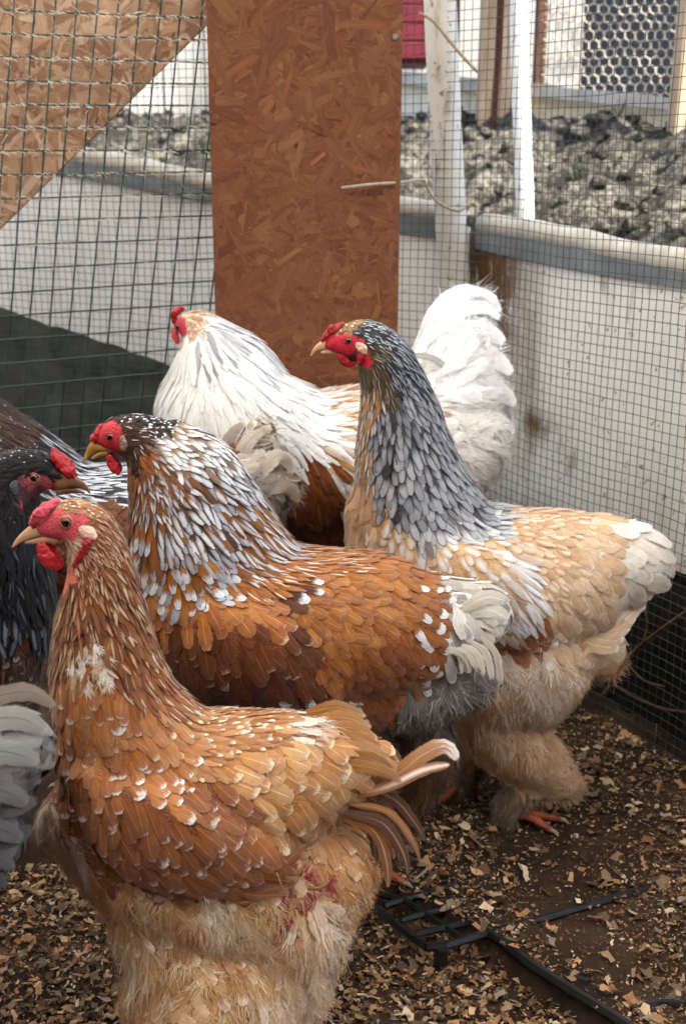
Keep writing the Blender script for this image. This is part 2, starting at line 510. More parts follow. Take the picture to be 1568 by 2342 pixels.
def blob_rock(bm_v, bm_f, c, r, seed):
    ico = ICO
    b = len(bm_v)
    for p in ico[0]:
        v = Vector(p)
        k = 1 + .6 * mnoise.noise(v * 1.5 + Vector((seed, seed * .7, 0))) + .5 * mnoise.noise(v * 3.5 + Vector((seed, 0, 3)))
        bm_v.append(tuple(np.array(c) + np.array(v) * k * r * np.array([1, 1, .75])))
    bm_f.extend([tuple(b + i for i in f) for f in ico[1]])
_bm = bmesh.new(); bmesh.ops.create_icosphere(_bm, subdivisions=2, radius=1)
_bm.verts.ensure_lookup_table()
ICO = ([tuple(v.co) for v in _bm.verts], [tuple(v.index for v in f.verts) for f in _bm.faces]); _bm.free()
cv, cf = [], []
okc = np.argwhere(ok & (D > .09) & (Y < 4.2) & (X > -1.4) & (X < 2.2))
for k, (i, j) in enumerate(okc[rng.choice(len(okc), 2600)]):
    r = .005 + .020 * random.random() ** 2.6
    blob_rock(cv, cf, (X[i, j], Y[i, j], Z[i, j] + r * .3), r, k * 1.37)
clods = link('soil_clods', mesh('soil_clods', cv, cf, M['soil'], True)); tag(clods, kind='stuff')
gv, gf = [], []
for k, (i, j) in enumerate(okc[rng.choice(len(okc), 45)]):
    for _ in range(5):
        a = random.random() * 6.28; L = random.uniform(.015, .04)
        p = np.array([X[i, j], Y[i, j], Z[i, j]]) + np.array([random.uniform(-.02, .02), random.uniform(-.02, .02), 0])
        dr = np.array([math.cos(a) * .6, math.sin(a) * .6, 1]); sd = np.array([-math.sin(a), math.cos(a), 0]) * .004
        b = len(gv); gv += [p - sd, p + sd, p + dr * L + sd * .6, p + dr * L * 1.3]; gf.append((b, b + 1, b + 2, b + 3))
weeds = link('weed_sprouts', mesh('weed_sprouts', gv, gf, simple('weed_leaf', '4c5a34', .6, .3))); tag(weeds, kind='stuff')

# ------------------------------------------------------------------ pen walls
def wall_panel(name, side, s0, s1, z0, z1, off0, off1, mat, thick=.006, nx=60, nz=14, wave=.004, rust=None, ztop=None, zbot=None):
    n = NL if side == 'l' else NR
    V = []; ru = []
    for layer in (0, 1):
        for i in range(nx + 1):
            s = s0 + (s1 - s0) * i / nx
            p = wall_pt(side, s)
            za = zbot(s) if zbot else z0; zb = ztop(s) if ztop else z1
            for j in range(nz + 1):
                z = za + (zb - za) * j / nz
                o = off0 + (off1 - off0) * j / nz + wave * mnoise.noise(Vector((s * 3, z * 3, 7))) + layer * thick
                V.append((*(p + n * o), z)); ru.append(rust(s, z) if rust else 0)
    Fc = []; m = (nx + 1) * (nz + 1)
    g = lambda l, i, j: l * m + i * (nz + 1) + j
    for i in range(nx):
        for j in range(nz):
            Fc.append((g(0, i, j), g(0, i + 1, j), g(0, i + 1, j + 1), g(0, i, j + 1)))
            Fc.append((g(1, i, j), g(1, i, j + 1), g(1, i + 1, j + 1), g(1, i + 1, j)))
        for j in (0, nz):
            Fc.append((g(0, i, j), g(0, i + 1, j), g(1, i + 1, j), g(1, i, j)))
    for i in (0, nx):
        for j in range(nz):
            Fc.append((g(0, i, j), g(0, i, j + 1), g(1, i, j + 1), g(1, i, j)))
    me = mesh(name, V, Fc, mat, False)
    attr(me, 'rust', 'FLOAT', 'POINT', ru)
    return link(name, me)
ZR = lambda s: .792 - .03 * s          # top of the right panel
ZL = lambda s: .80 + .125 * s          # the left rim climbs
def rust_r(s, z):
    a = 1.5 * math.exp(-((s - .07) / .10) ** 2) * min(1, max(0, (z - .30) / .12)) * (.35 + .65 * min(1, max(0, (z - .40) / .3)))
    b = .55 * math.exp(-((s - .24) / .025) ** 2 - ((z - .47) / .02) ** 2) * 3 + .55 * math.exp(-((s - .21) / .03) ** 2) * max(0, 1 - abs(z - .55) / .28)
    c = .9 * max(0, 1 - (z - .30) / .05) if z > .28 else 0
    return min(1, a + b + c * .5)

walls = empty('pen_wall', (CORNER[0], CORNER[1], 0), 'stained white plastic wall on the right with rolled beige rim and dark base', 'wall')
def child(o, par):
    o.parent = par
    o.matrix_parent_inverse.identity()
    me = o.data
    loc = par.location
    n = len(me.vertices); co = np.empty(n * 3, np.float32); me.vertices.foreach_get('co', co)
    co = co.reshape(-1, 3) - np.array(loc, np.float32); me.vertices.foreach_set('co', co.ravel()); me.update()
    return o
LRW = wall_len('r'); LLW = wall_len('l')
child(wall_panel('white_panel', 'r', .0, LRW, .30, .8, .0, .0, M['panel_right'], rust=rust_r, ztop=ZR, zbot=lambda s: .292 + .02 * mnoise.noise(Vector((s * 9, 2, 0))) + .05 * s), walls)
child(wall_panel('base_board', 'r', .0, LRW, 0, .36, .012, .012, M['dark_board'], thick=.02), walls)
def rim_parts(side, zf, par):
    n = NL if side == 'l' else NR; L = wall_len(side)
    pts, rr = [], []
    for s in np.linspace(.03, L, 40):
        p = wall_pt(side, s) + n * .012
        pts.append((*p, zf(s) + .012 + .006 * math.sin(s * 9) + .004 * mnoise.noise(Vector((s * 11, 0, 0))))); rr.append(.020 + .004 * mnoise.noise(Vector((s * 6, 3, 0))))
    mb = MB(); mb.tube(pts, rr, 12); child(mb.build('rim_roll', M['rim'], smooth=True), par)
    child(wall_panel('rim_band', side, .03, L, 0, 0, -.007, -.007, M['band'], thick=.012, nz=2, wave=.002, zbot=lambda s: zf(s) - .027 - .004 * math.sin(s * 5), ztop=lambda s: zf(s) + .006), par)
rim_parts('r', ZR, walls)
wall_l = empty('pen_wall', (CORNER[0] - .6, 2.55, 0), 'clean white plastic back wall on the left behind the green grid mesh', 'wall')
child(wall_panel('white_panel', 'l', .0, LLW, .0, .9, .0, .0, M['panel_left'], ztop=ZL, wave=.012), wall_l)
rim_parts('l', ZL, wall_l)
# dark sheet over the foot of the left wall, ragged top
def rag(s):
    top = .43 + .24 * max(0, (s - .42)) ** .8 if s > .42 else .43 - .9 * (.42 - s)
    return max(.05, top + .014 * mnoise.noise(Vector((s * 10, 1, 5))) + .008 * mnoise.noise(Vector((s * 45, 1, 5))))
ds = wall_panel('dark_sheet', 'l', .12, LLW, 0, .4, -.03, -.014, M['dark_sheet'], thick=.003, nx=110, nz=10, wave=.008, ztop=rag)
tag(ds, 'dark grey ragged sheet covering the foot of the left white wall', 'sheet')

# corner post: white plastic pipe, slightly leaning
mb = MB()
pb = at(1040, 670, 2.275); pt = at(1010, 0, 2.275)
dirp = (pt - pb) / (pt[2] - pb[2])
pbot = pb - dirp * pb[2]; ptop = pb + dirp * (1.55 - pb[2])
mb.tube([pbot + (ptop - pbot) * t + np.array([.004 * math.sin(t * 7), 0, 0]) for t in np.linspace(0, 1, 14)], .029, 20)
cp = mb.build('corner_post', M['pvc'], smooth=True)
tag(cp, 'thick white plastic pipe post at the pen corner with dirt stains', 'post')

# fine welded mesh lining both walls: every wire its own part
def mesh_path():
    P = []
    for s in np.linspace(2.0, .20, 90): P.append(wall_pt('l', s) - NL * .035)
    a, c = P[-1], wall_pt('r', .13) - NR * .03
    ctrl = np.array([CORNER - np.array([-.012, .085])])
    for t in np.linspace(0.05, 1, 26):
        P.append((1 - t) ** 2 * a + 2 * t * (1 - t) * ctrl[0] + t * t * c)
    for s in np.linspace(.15, 1.12, 60): P.append(wall_pt('r', s) - NR * .03)
    P = np.array(P)
    L = np.r_[0, np.cumsum(np.linalg.norm(np.diff(P, axis=0), axis=1))]
    return P, L
MPth, MLen = mesh_path()
def mpt(s, z):
    w = .010 * mnoise.noise(Vector((s * 4, z * 3, 1))) + .004 * mnoise.noise(Vector((s * 14, z * 10, 9)))
    s2 = s + .004 * mnoise.noise(Vector((s * 5, z * 5, 4)))
    x = np.interp(s2, MLen, MPth[:, 0]); y = np.interp(s2, MLen, MPth[:, 1])
    return (x, y - abs(w) * .9, z + .010 * mnoise.noise(Vector((s * 2.5, z * 2, 20))) + .003 * mnoise.noise(Vector((s * 9, z * 5, 30))))
fine = empty('wire_mesh', (CORNER[0], CORNER[1] - .05, 0), 'fine square welded wire mesh lining the white walls around the corner post', 'wire mesh')
CELL = .0163; GR = .00062
s = CELL
base_f = np.array(fine.location)
while s < MLen[-1]:
    V, Fc = sweep([np.array(mpt(s, z)) - base_f for z in np.linspace(.0, 1.36, 54)], GR, 4, False)
    link('wire', mesh('wire', V, Fc, M['wire_grey']), fine); s += CELL
z = .01
while z < 1.36:
    V, Fc = sweep([np.array(mpt(s, z)) - base_f + np.array([0, -.0011, 0]) for s in np.linspace(.005, MLen[-1] - .005, 150)], GR, 4, False)
    link('wire', mesh('wire', V, Fc, M['wire_grey']), fine); z += CELL

# ------------------------------------------------------------------ OSB pieces
OSB_COL = ['724529', '6d4026', '74482f', '693d25', '6f462b', '7a5133', '623823', '6c412b', '72482f', '6f4228']
OSB_PALE = ['a88468', '9c785c', 'b09074', '8e6c52', 'b89c84', '9e7e64', '86644c']
def osb_board(name, O, U, Vv, Nn, poly, thick, n, cols, parent, seed):
    """board with front face in the plane O + u U + v V (normal Nn towards the pen); strands pressed on the face as real flakes"""
    rs = np.random.default_rng(seed)
    poly = np.array(poly, float)
    def P3(uv, h=0.0): return O + uv[..., :1] * U + uv[..., 1:2] * Vv + np.asarray(h)[..., None] * Nn
    k = len(poly)
    fr = P3(poly, np.zeros(k)); bk = P3(poly, np.full(k, -thick))
    V = np.vstack([fr, bk])
    Fc = [tuple(range(k)), tuple(range(2 * k - 1, k - 1, -1))] + [(i, i + k, (i + 1) % k + k, (i + 1) % k) for i in range(k)]
    loc = np.array(parent.location)
    b = link('board', mesh('board', V - loc, Fc, M['osb_core']), parent)
    # convex half-planes
    cen = poly.mean(0)
    def clip(pg):
        for i in range(k):
            a, c = poly[i], poly[(i + 1) % k]
            nn = np.array([-(c - a)[1], (c - a)[0]])
            if nn.dot(cen - a) < 0: nn = -nn
            out = []
            for j in range(len(pg)):
                p, q2 = pg[j], pg[(j + 1) % len(pg)]
                dp, dq = nn.dot(p - a), nn.dot(q2 - a)
                if dp >= 0: out.append(p)
                if dp * dq < 0: out.append(p + (q2 - p) * dp / (dp - dq))
            pg = out
            if len(pg) < 3: return None
        return np.array(pg)
    lo, hi = poly.min(0), poly.max(0)
    VV, FF, UVa, CC = [], [], [], []
    for i in range(n):
        c = lo + (hi - lo) * rs.random(2)
        L = rs.uniform(.010, .045) * (.5 if rs.random() < .5 else 1); W = rs.uniform(.0015, .010) * (.5 if rs.random() < .5 else 1)
        th = rs.normal(.5, .9) + (math.pi / 2 if rs.random() < .3 else 0)
        d = np.array([math.cos(th), math.sin(th)]); e = np.array([-d[1], d[0]])
        jag = rs.uniform(-.25, .25, 6)
        pg = [(-L, -W * (1 + jag[0])), (L * (.8 + jag[1]), -W), (L, -W * .2 * (1 + jag[2])), (L * (.85 + jag[3]), W), (-L * .8, W * (1 + jag[4])), (-L * 1.05, W * jag[5])]
        pg = clip([c + d * a + e * bb for a, bb in pg])
        if pg is None: continue
        tilt = rs.normal(0, .004, 2)
        h = .0004 + .0034 * i / n + np.abs((pg - c) @ tilt) * .5
        b0 = len(VV)
        VV.extend(P3(pg, h) - loc); FF.append(tuple(range(b0, b0 + len(pg))))
        r = rs.random(); cc = lin(cols[rs.integers(len(cols))]) * rs.uniform(.9, 1.08) * (1.35 if rs.random() < .02 else 1)
        for p in pg:
            UVa.append(((p - c) @ e, (p - c) @ d, r)); CC.append((*cc, 1))
    me = mesh('strands', np.array(VV), FF, M['osb'])
    attr(me, 'fuv', 'FLOAT_VECTOR', 'POINT', UVa); attr(me, 'fcol', 'FLOAT_COLOR', 'POINT', CC)
    link('strands', me, parent, 'stuff')
BY = 1.97
tl, tr_, bl, br = at(472, 0, BY), at(921, 0, BY), at(497, 870, BY), at(907, 870, BY)
def ext(a, b, z): return a + (b - a) * ((z - a[2]) / (b[2] - a[2]))
board = empty('osb_post', (float((bl[0] + br[0]) / 2), BY, 0), 'upright reddish brown chipboard plank standing behind the hens', 'board')
O0 = np.array([0, BY, 0.0])
pl = [ext(bl, tl, .002), ext(br, tr_, .002), ext(br, tr_, 1.45), ext(bl, tl, 1.45)]
osb_board('osb_post', O0, np.array([1.0, 0, 0]), np.array([0, 0, 1.0]), np.array([0, -1.0, 0]), [(p[0], p[2]) for p in pl], .018, 14000, OSB_COL, board, 5)
scr = at(903, 85, BY)
mb = MB(); mb.tube([scr + np.array([0, -.0035, 0]), scr + np.array([0, -.0062, 0])], [.0055, .0042], 12)
mb.box(scr + np.array([-.003, -.0068, -.0006]), scr + np.array([.003, -.0060, .0006]))
child(mb.build('screw', M['steel']), board)
# diagonal brace outside the mesh
BRY = 2.16
A0, A1 = at(-420, 939, BRY), at(560, -30, BRY)
ax = (A1 - A0); ax[1] = 0; Lb = np.linalg.norm(ax); ax /= Lb
ay = np.array([-ax[2], 0, ax[0]])
wdt = .27
brace = empty('osb_brace', (float(A0[0]), BRY, float(A0[2])), 'pale chipboard strip leaning diagonally behind the green grid mesh', 'board')
osb_board('osb_brace', A0, ax, ay, np.array([0, -1.0, 0]), [(0, 0), (Lb, 0), (Lb, wdt), (0, wdt)], .012, 8000, OSB_PALE, brace, 8)

# ------------------------------------------------------------------ green grid mesh at the left
grid = empty('grid_mesh', (-.45, 2.0, 0), 'dark green welded grid mesh of wide squares on the left with lint caught on it', 'wire mesh')
gb = np.array(grid.location)
def gp(i, j):
    px = 31 + 47.7 * i - (4.3 + .16 * i) * j * .93
    fx = px / 470
    py = 22 + 54 * j + (20 - 3.9 * j) * fx
    Yd = 1.93 + .12 * fx + .008 * math.sin(i * .8 + j * .5)
    return at(px + .8 * math.sin(i * 2.1 + j * .5), py + .8 * math.sin(j * 1.7 + i * .45), Yd)
for i in range(-12, 13):
    V, Fc = sweep([gp(i, j) - gb for j in np.linspace(-3, 22.4, 70)], .00150, 6, False)
    link('wire', mesh('wire', V, Fc, M['wire_green'], True), grid)
for j in range(-3, 23):
    V, Fc = sweep([gp(i, j) - gb + np.array([0, -.0019, 0]) for i in np.linspace(-12, 12, 72)], .00150, 6, False)
    link('wire', mesh('wire', V, Fc, M['wire_green'], True), grid)
lv, lf = [], []
for k in range(1700):
    i, j = random.uniform(-1, 10), random.uniform(-1, 9 + 4 * random.random())
    if random.random() < max(0, (j - 6) / 8): continue
    if random.random() < .72: j = round(j)
    else: i = round(i)
    p = gp(i, j) - gb + np.array([0, -.003, 0]) + rng.normal(0, .0012, 3)
    L = abs(random.gauss(.008, .005)); a = random.gauss(0, .18) if j == round(j) else random.gauss(1.57, .22)
    if random.random() < .10: a += random.uniform(-1.0, 1.0)
    d = np.array([math.cos(a), random.uniform(-.2, .1), math.sin(a)]); up = np.array([0, 0, .0003 + .0003 * random.random()])
    bend = np.array([0, 0, -.25 * L])
    for q0 in range(3):
        t0, t1 = q0 / 3, (q0 + 1) / 3
        a0 = p + d * L * (t0 - .5) + bend * t0 * t0; a1 = p + d * L * (t1 - .5) + bend * t1 * t1
        b = len(lv); lv += [a0 - up, a1 - up, a1 + up, a0 + up]; lf.append((b, b + 1, b + 2, b + 3))
link('lint', mesh('lint', lv, lf, M['lint']), grid, 'stuff')

# ------------------------------------------------------------------ things outside the pen
def pole(name, pxs, Y, r, mat, label, cat, n=14, zmin=None):
    pts = [at(x, y, Y) for x, y in pxs]
    if zmin is not None:
        pts = pts + [ext(pts[-2], pts[-1], zmin)]
    mb = MB(); mb.tube(catmull(pts, 6), r, n)
    return tag(mb.build(name, mat, smooth=True), label, cat)
pole('garden_pole', [(1180, -260), (1185, 0), (1190, 200), (1200, 480)], 2.62, .019, M['pole'], 'thin white pole with rust marks standing in the soil', 'pole', zmin=.5)
def post(name, x0, x1, yb, Y, d, mat, label, cat, lean=0):
    a = at(x0, yb, Y); b = at(x1, yb, Y)
    mb = MB(); zt = 2.3
    mb.hexa([(a[0], Y, .55), (b[0], Y, .55), (b[0], Y + d, .55), (a[0], Y + d, .55), (a[0] + lean, Y, zt), (b[0] + lean, Y, zt), (b[0] + lean, Y + d, zt), (a[0] + lean, Y + d, zt)])
    return tag(bevel(mb.build(name, mat), .004), label, cat)
post('wooden_post', 1086, 1158, 270, 3.35, .08, M['post_wood'], 'tan wooden post with a rusty bar in front of it', 'post', .03)
post('wooden_post', 1533, 1606, 310, 3.0, .08, M['post_wood'], 'tan wooden post at the right picture edge beside the chicken wire', 'post', .03)
post('dark_post', 1222, 1246, 160, 3.7, .05, M['dark_wood'], 'narrow dark brown post left of the chicken wire', 'post', .0)
pole('rusty_bar', [(1147, -250), (1144, 20), (1128, 280)], 3.3, .009, M['rust_bar'], 'thin rusty bar leaning along the tan wooden post', 'bar', 8, zmin=.6)
pole('rusty_bar', [(1044, -250), (1044, 20), (1040, 150)], 3.5, .009, M['rust_bar'], 'thin rusty bar just right of the white corner post', 'bar', 8, zmin=.6)
# low white wall of the next pen
def quadwall(name, Pa, Pb, h0, h1, th, mat, label, cat):
    pass
nb = empty('neighbour_wall', (.9, 3.55, .6), 'low yellowish white panel wall of the next pen beyond the soil', 'wall')
def nwall(part, px0, px1, Y0, Y1, ya, yb, mat, th, seg=24):
    P0, P1 = at(px0, ya[0], Y0), at(px1, ya[1], Y1)
    B0, B1 = at(px0, yb[0], Y0), at(px1, yb[1], Y1)
    V, Fc = [], []
    for i in range(seg + 1):
        t = i / seg
        a = P0 + (P1 - P0) * t; b = B0 + (B1 - B0) * t
        b = np.array([a[0], a[1], b[2]])
        w = .006 * mnoise.noise(Vector((t * 9, th * 50, 0)))
        for pnt, dz in ((a, w), (b, 0)):
            V.append(pnt + np.array([0, 0, dz])); V.append(pnt + np.array([.0, th, dz]))
    for i in range(seg):
        k = i * 4; m = k + 4
        Fc += [(k, k + 2, m + 2, m), (k + 1, m + 1, m + 3, k + 3), (k, m, m + 1, k + 1), (k + 2, k + 3, m + 3, m + 2)]
    Fc += [(0, 1, 3, 2), (seg * 4, seg * 4 + 2, seg * 4 + 3, seg * 4 + 1)]
    me = mesh(part, V, Fc, mat); attr(me, 'rust', 'FLOAT', 'POINT', np.zeros(len(V)))
    return child(link(part, me), nb)
nwall('white_panel', 880, 1640, 3.75, 3.1, (185, 260), (330, 420), M['panel_far'], .02)
nwall('top_rail', 880, 1640, 3.70, 3.05, (160, 232), (188, 262), M['rim'], .05)
# red crate far left of the corner post
cr = empty('red_crate', tuple(map(float, at(930, 125, 3.9))), 'dark red slatted crate showing between the plank and the corner post', 'crate')
for k in range(4):
    a = at(885, 118 - k * 42, 3.9); b = at(990, 150 - k * 42 - 6, 3.9)
    mb = MB(); mb.box((a[0], 3.9, a[2] - .02), (b[0], 3.92, a[2] + .028)); child(bevel(mb.build('slat', M['red_crate']), .003), cr)
a = at(885, 130, 3.9); b = at(990, -30, 3.9)
mb = MB(); mb.box((a[0] + .005, 3.93, a[2] - .02), (b[0] - .005, 4.2, b[2])); child(mb.build('crate_body', M['red_crate']), cr)
# pale shed with a dark opening behind chicken wire
shed = empty('pale_shed', (1.0, 5.2, .8), 'pale weathered shed wall with a dark opening at the top right', 'shed')
for k in range(22):
    x = -.9 + k * .17
    if .86 < x < 1.48: continue
    mb = MB(); mb.box((x, 5.2 + .006 * (k % 3), .55), (x + .163, 5.23 + .006 * (k % 3), 2.9)); child(bevel(mb.build('plank', M['pale_wall']), .004), shed)
mb = MB(); mb.box((-1, 5.26, .5), (3, 5.30, 2.95)); child(mb.build('backing', M['dark_cavity']), shed)
cw = empty('chicken_wire', tuple(map(float, at(1400, 120, 3.55))), 'sagging pale hexagonal chicken wire in front of the dark opening', 'chicken wire')
hv = MB(); hx = .036
def hexpt(x, y):
    d = .014 * mnoise.noise(Vector((x * .02, y * .02, 3)))
    return at(1240 + x + 5 * mnoise.noise(Vector((x * .02, y * .02, 0))), -60 + y + 6 * mnoise.noise(Vector((x * .015, y * .02, 8))), 3.5 - .0005 * x + d)
a_ = 13.5
for iy in range(24):
    for ix in range(16):
        cx = ix * a_ * 1.732 + (iy % 2) * a_ * .866; cy = iy * a_ * 1.5
        if cy > 265 + cx * .1: continue
        pts = [(cx + a_ * math.sin(R(60 * q)), cy + a_ * math.cos(R(60 * q))) for q in range(6)]
        for q0, q1 in ((0, 1), (1, 2), (2, 3)):
            hv.tube([hexpt(*pts[q0]), hexpt(*pts[q1])], .0017 if q0 != 1 else .0025, 4, False)
child(hv.build('netting', M['chicken_wire'], kind='stuff'), cw)
# twine round the corner post and a loose stalk
def cord(name, pxs, r, mat, label, cat):
    pts = catmull([at(x, y, Yd) for x, y, Yd in pxs], 8)
    mb = MB(); mb.tube(pts, r, 7)
    return tag(mb.build(name, mat, smooth=True), label, cat)
cord('twine', [(780, 430, 1.955), (850, 422, 1.95), (920, 417, 1.99), (965, 412, 2.17), (975, 425, 2.19), (985, 445, 2.195), (1010, 468, 2.195), (1045, 482, 2.2), (1068, 470, 2.235), (1074, 450, 2.26)], .0026, M['twine'], 'pale twine tied round the corner post with its end across the plank', 'twine')
cord('twine', [(958, 30, 2.2), (990, 48, 2.19), (1020, 85, 2.185), (1060, 132, 2.18), (1092, 165, 2.18)], .0028, M['twine'], 'pale stalk of twine sticking out diagonally above the corner post', 'twine')
# dead twigs by the dark base of the right wall
tw = empty('dead_twig', tuple(map(float, at(1430, 1560, 1.86))), 'bare thin branching twig lying against the dark wall base', 'twig')
for part, pts, r in (('stem', [(1345, 1640, 1.93), (1385, 1580, 1.90), (1440, 1500, 1.84), (1510, 1440, 1.76), (1590, 1385, 1.68)], .0035),
                     ('twiglet', [(1400, 1565, 1.89), (1460, 1600, 1.80), (1520, 1622, 1.74), (1580, 1630, 1.68)], .0022),
                     ('twiglet', [(1470, 1470, 1.80), (1478, 1430, 1.8), (1475, 1400, 1.8)], .002),
                     ('twiglet', [(1430, 1515, 1.85), (1470, 1555, 1.8), (1515, 1570, 1.74)], .0018),
                     ('twiglet', [(1500, 1655, 1.76), (1495, 1700, 1.74), (1482, 1740, 1.73)], .0012)):
    mb = MB(); mb.tube(catmull([at(*p) for p in pts], 6), r, 6); child(mb.build(part, M['twig'], smooth=True), tw)
# unseen film roof, its outline shaped to keep direct sun off the hens
rf = wall_v = None
rv = [(-2.6, -.35, 1.75), (2.1, -.35, 1.75), (1.75, .50, 1.70), (1.02, 1.80, 1.65), (.2, 2.42, 1.62), (-1.2, 2.95, 1.6), (-2.6, 3.3, 1.6)]
roof = link('shade_roof_film', mesh('shade_roof_film', rv + [(x, y, z + .003) for x, y, z in rv], [tuple(range(7)), tuple(range(13, 6, -1))] + [(i, (i + 1) % 7, (i + 1) % 7 + 7, i + 7) for i in range(7)], M['film']))
tag(roof, 'unseen translucent white film roof shaped to shade the pen from the sun', 'roof')

bw = empty('light_block_wall', (0, -.55, 0), 'unseen brown board wall added behind the camera to cut front light', 'wall')  # boards added out of view to hold back fill light from the front
for k in range(15):
    x = -2.2 + k * .28
    mb = MB(); mb.box((x, -.55, 0), (x + .275, -.53, 1.74)); child(bevel(mb.build('plank', M['dark_wood']), .003), bw)
bw2 = empty('light_block_wall', (-2.3, .8, 0), 'unseen brown board wall added at the left to cut fill light', 'wall')  # second unseen board wall, added to cut fill from the left
for k in range(9):
    y = -.5 + k * .28
    mb = MB(); mb.box((-2.32, y, 0), (-2.30, y + .275, 1.55)); child(bevel(mb.build('plank', M['dark_wood']), .003), bw2)
# ------------------------------------------------------------------ pen floor: dirt slab on a black plastic grid, shavings
MZ = .036
EDGE = [(700, 1930), (841, 2062), (974, 2160), (1107, 2137), (1150, 2150), (1213, 2203), (1298, 2256), (1426, 2336), (1560, 2420)]
mat_poly = [onz(x, y, MZ)[:2] for x, y in EDGE]
far_poly = [np.array([.85, .80]), np.array([.85, 1.3]), np.array([.50, 1.86]), np.array([.27, 2.26]), np.array([-.4, 2.45]), np.array([-.55, 1.45])]
MATP = np.array(mat_poly + far_poly)
def inside(poly, x, y):
    c = np.zeros(np.shape(x), bool); n = len(poly)
    for i in range(n):
        (x0, y0), (x1, y1) = poly[i], poly[(i + 1) % n]
        cond = ((y0 > y) != (y1 > y)) & (x < (x1 - x0) * (y - y0) / (y1 - y0 + 1e-12) + x0)
        c ^= cond
    return c
gx = np.arange(-1.3, 1.3, .011); gy = np.arange(.25, 2.9, .011)
X, Y = np.meshgrid(gx, gy)
ins = inside(MATP, X, Y)
corner_open = inside(np.array([onz(x, y, MZ)[:2] for x, y in [(830, 2055), (974, 2170), (1115, 2140), (1020, 2085), (950, 2040), (870, 2020)]]), X, Y)
H = np.zeros(X.shape)
for (i, j), m in np.ndenumerate(ins):
    v = Vector((X[i, j], Y[i, j], 0))
    base = (.032 if m else .0)
    if corner_open[i, j]: base = .004
    H[i, j] = base + .005 * mnoise.fractal(v * 6, 1, 2, 3) + .0035 * mnoise.fractal(v * 38, .8, 2, 3)
keep = outside_dist(X, Y) < .03
idx = np.full(X.shape, -1); idx[keep] = np.arange(keep.sum())
q = np.stack([idx[:-1, :-1], idx[:-1, 1:], idx[1:, 1:], idx[1:, :-1]], -1).reshape(-1, 4); q = q[(q >= 0).all(1)]
pf = link('pen_floor', mesh('pen_floor', np.stack([X[keep], Y[keep], H[keep]], -1), q, M['dirt'], True)); tag(pf, kind='structure')
def floor_h(x, y):
    i = np.clip(((np.asarray(y) - gy[0]) / .011).round().astype(int), 0, len(gy) - 1); j = np.clip(((np.asarray(x) - gx[0]) / .011).round().astype(int), 0, len(gx) - 1)
    return H[i, j]
fg = empty('floor_grid', tuple(map(float, onz(974, 2164, 0))), 'black plastic floor grid with an open corner, half buried in dirt', 'floor grid')
def bar(part, pxs, z=.034, r=.0046, sq=1.25):
    mb = MB(); pts = [onz(x, y, z) for x, y in pxs]
    P = []
    for a, b in zip(pts[:-1], pts[1:]):
        for t in np.linspace(0, 1, 5, endpoint=False): P.append(a + (b - a) * t)
    P.append(pts[-1])
    P = [p + np.array([0, 0, .0012 * mnoise.noise(Vector(p) * 20)]) for p in P]
    mb.tube(P, r, 6, True, sq); child(mb.build(part, M['black_plastic']), fg)
bar('rim_bar', [(700, 1940), (841, 2065), (974, 2166)])
bar('rim_bar', [(974, 2166), (1020, 2163), (1107, 2137), (1266, 2095), (1373, 2063), (1479, 2031), (1600, 1992)])
bar('rim_bar', [(1120, 2138), (1150, 2156), (1213, 2206), (1298, 2259), (1426, 2339), (1560, 2430)], .034, .0056)
for pxs in ([(878, 2072), (969, 2043), (1040, 2020)], [(916, 2105), (1032, 2073), (1090, 2055)], [(950, 2136), (1080, 2108), (1150, 2090)],
            [(921, 2057), (1011, 2116), (1060, 2148)], [(965, 2034), (1040, 2080), (1117, 2132)], [(840, 2040), (921, 2057)]):
    bar('lattice_bar', pxs, .032, .0038)
for pxs in ([(1298, 2232), (1346, 2250)], [(1360, 2265), (1392, 2280)], [(1441, 2310), (1500, 2295), (1580, 2298)], [(1405, 2010), (1443, 2027)], [(1545, 1970), (1590, 1965)]):
    bar('lattice_bar', pxs, .033, .0046)
mb = MB(); p = onz(1009, 2166, .034)
mb.tube([p, np.array([p[0], p[1], 0.0])], [.0085, .0075], 10); child(mb.build('leg', M['black_plastic']), fg)

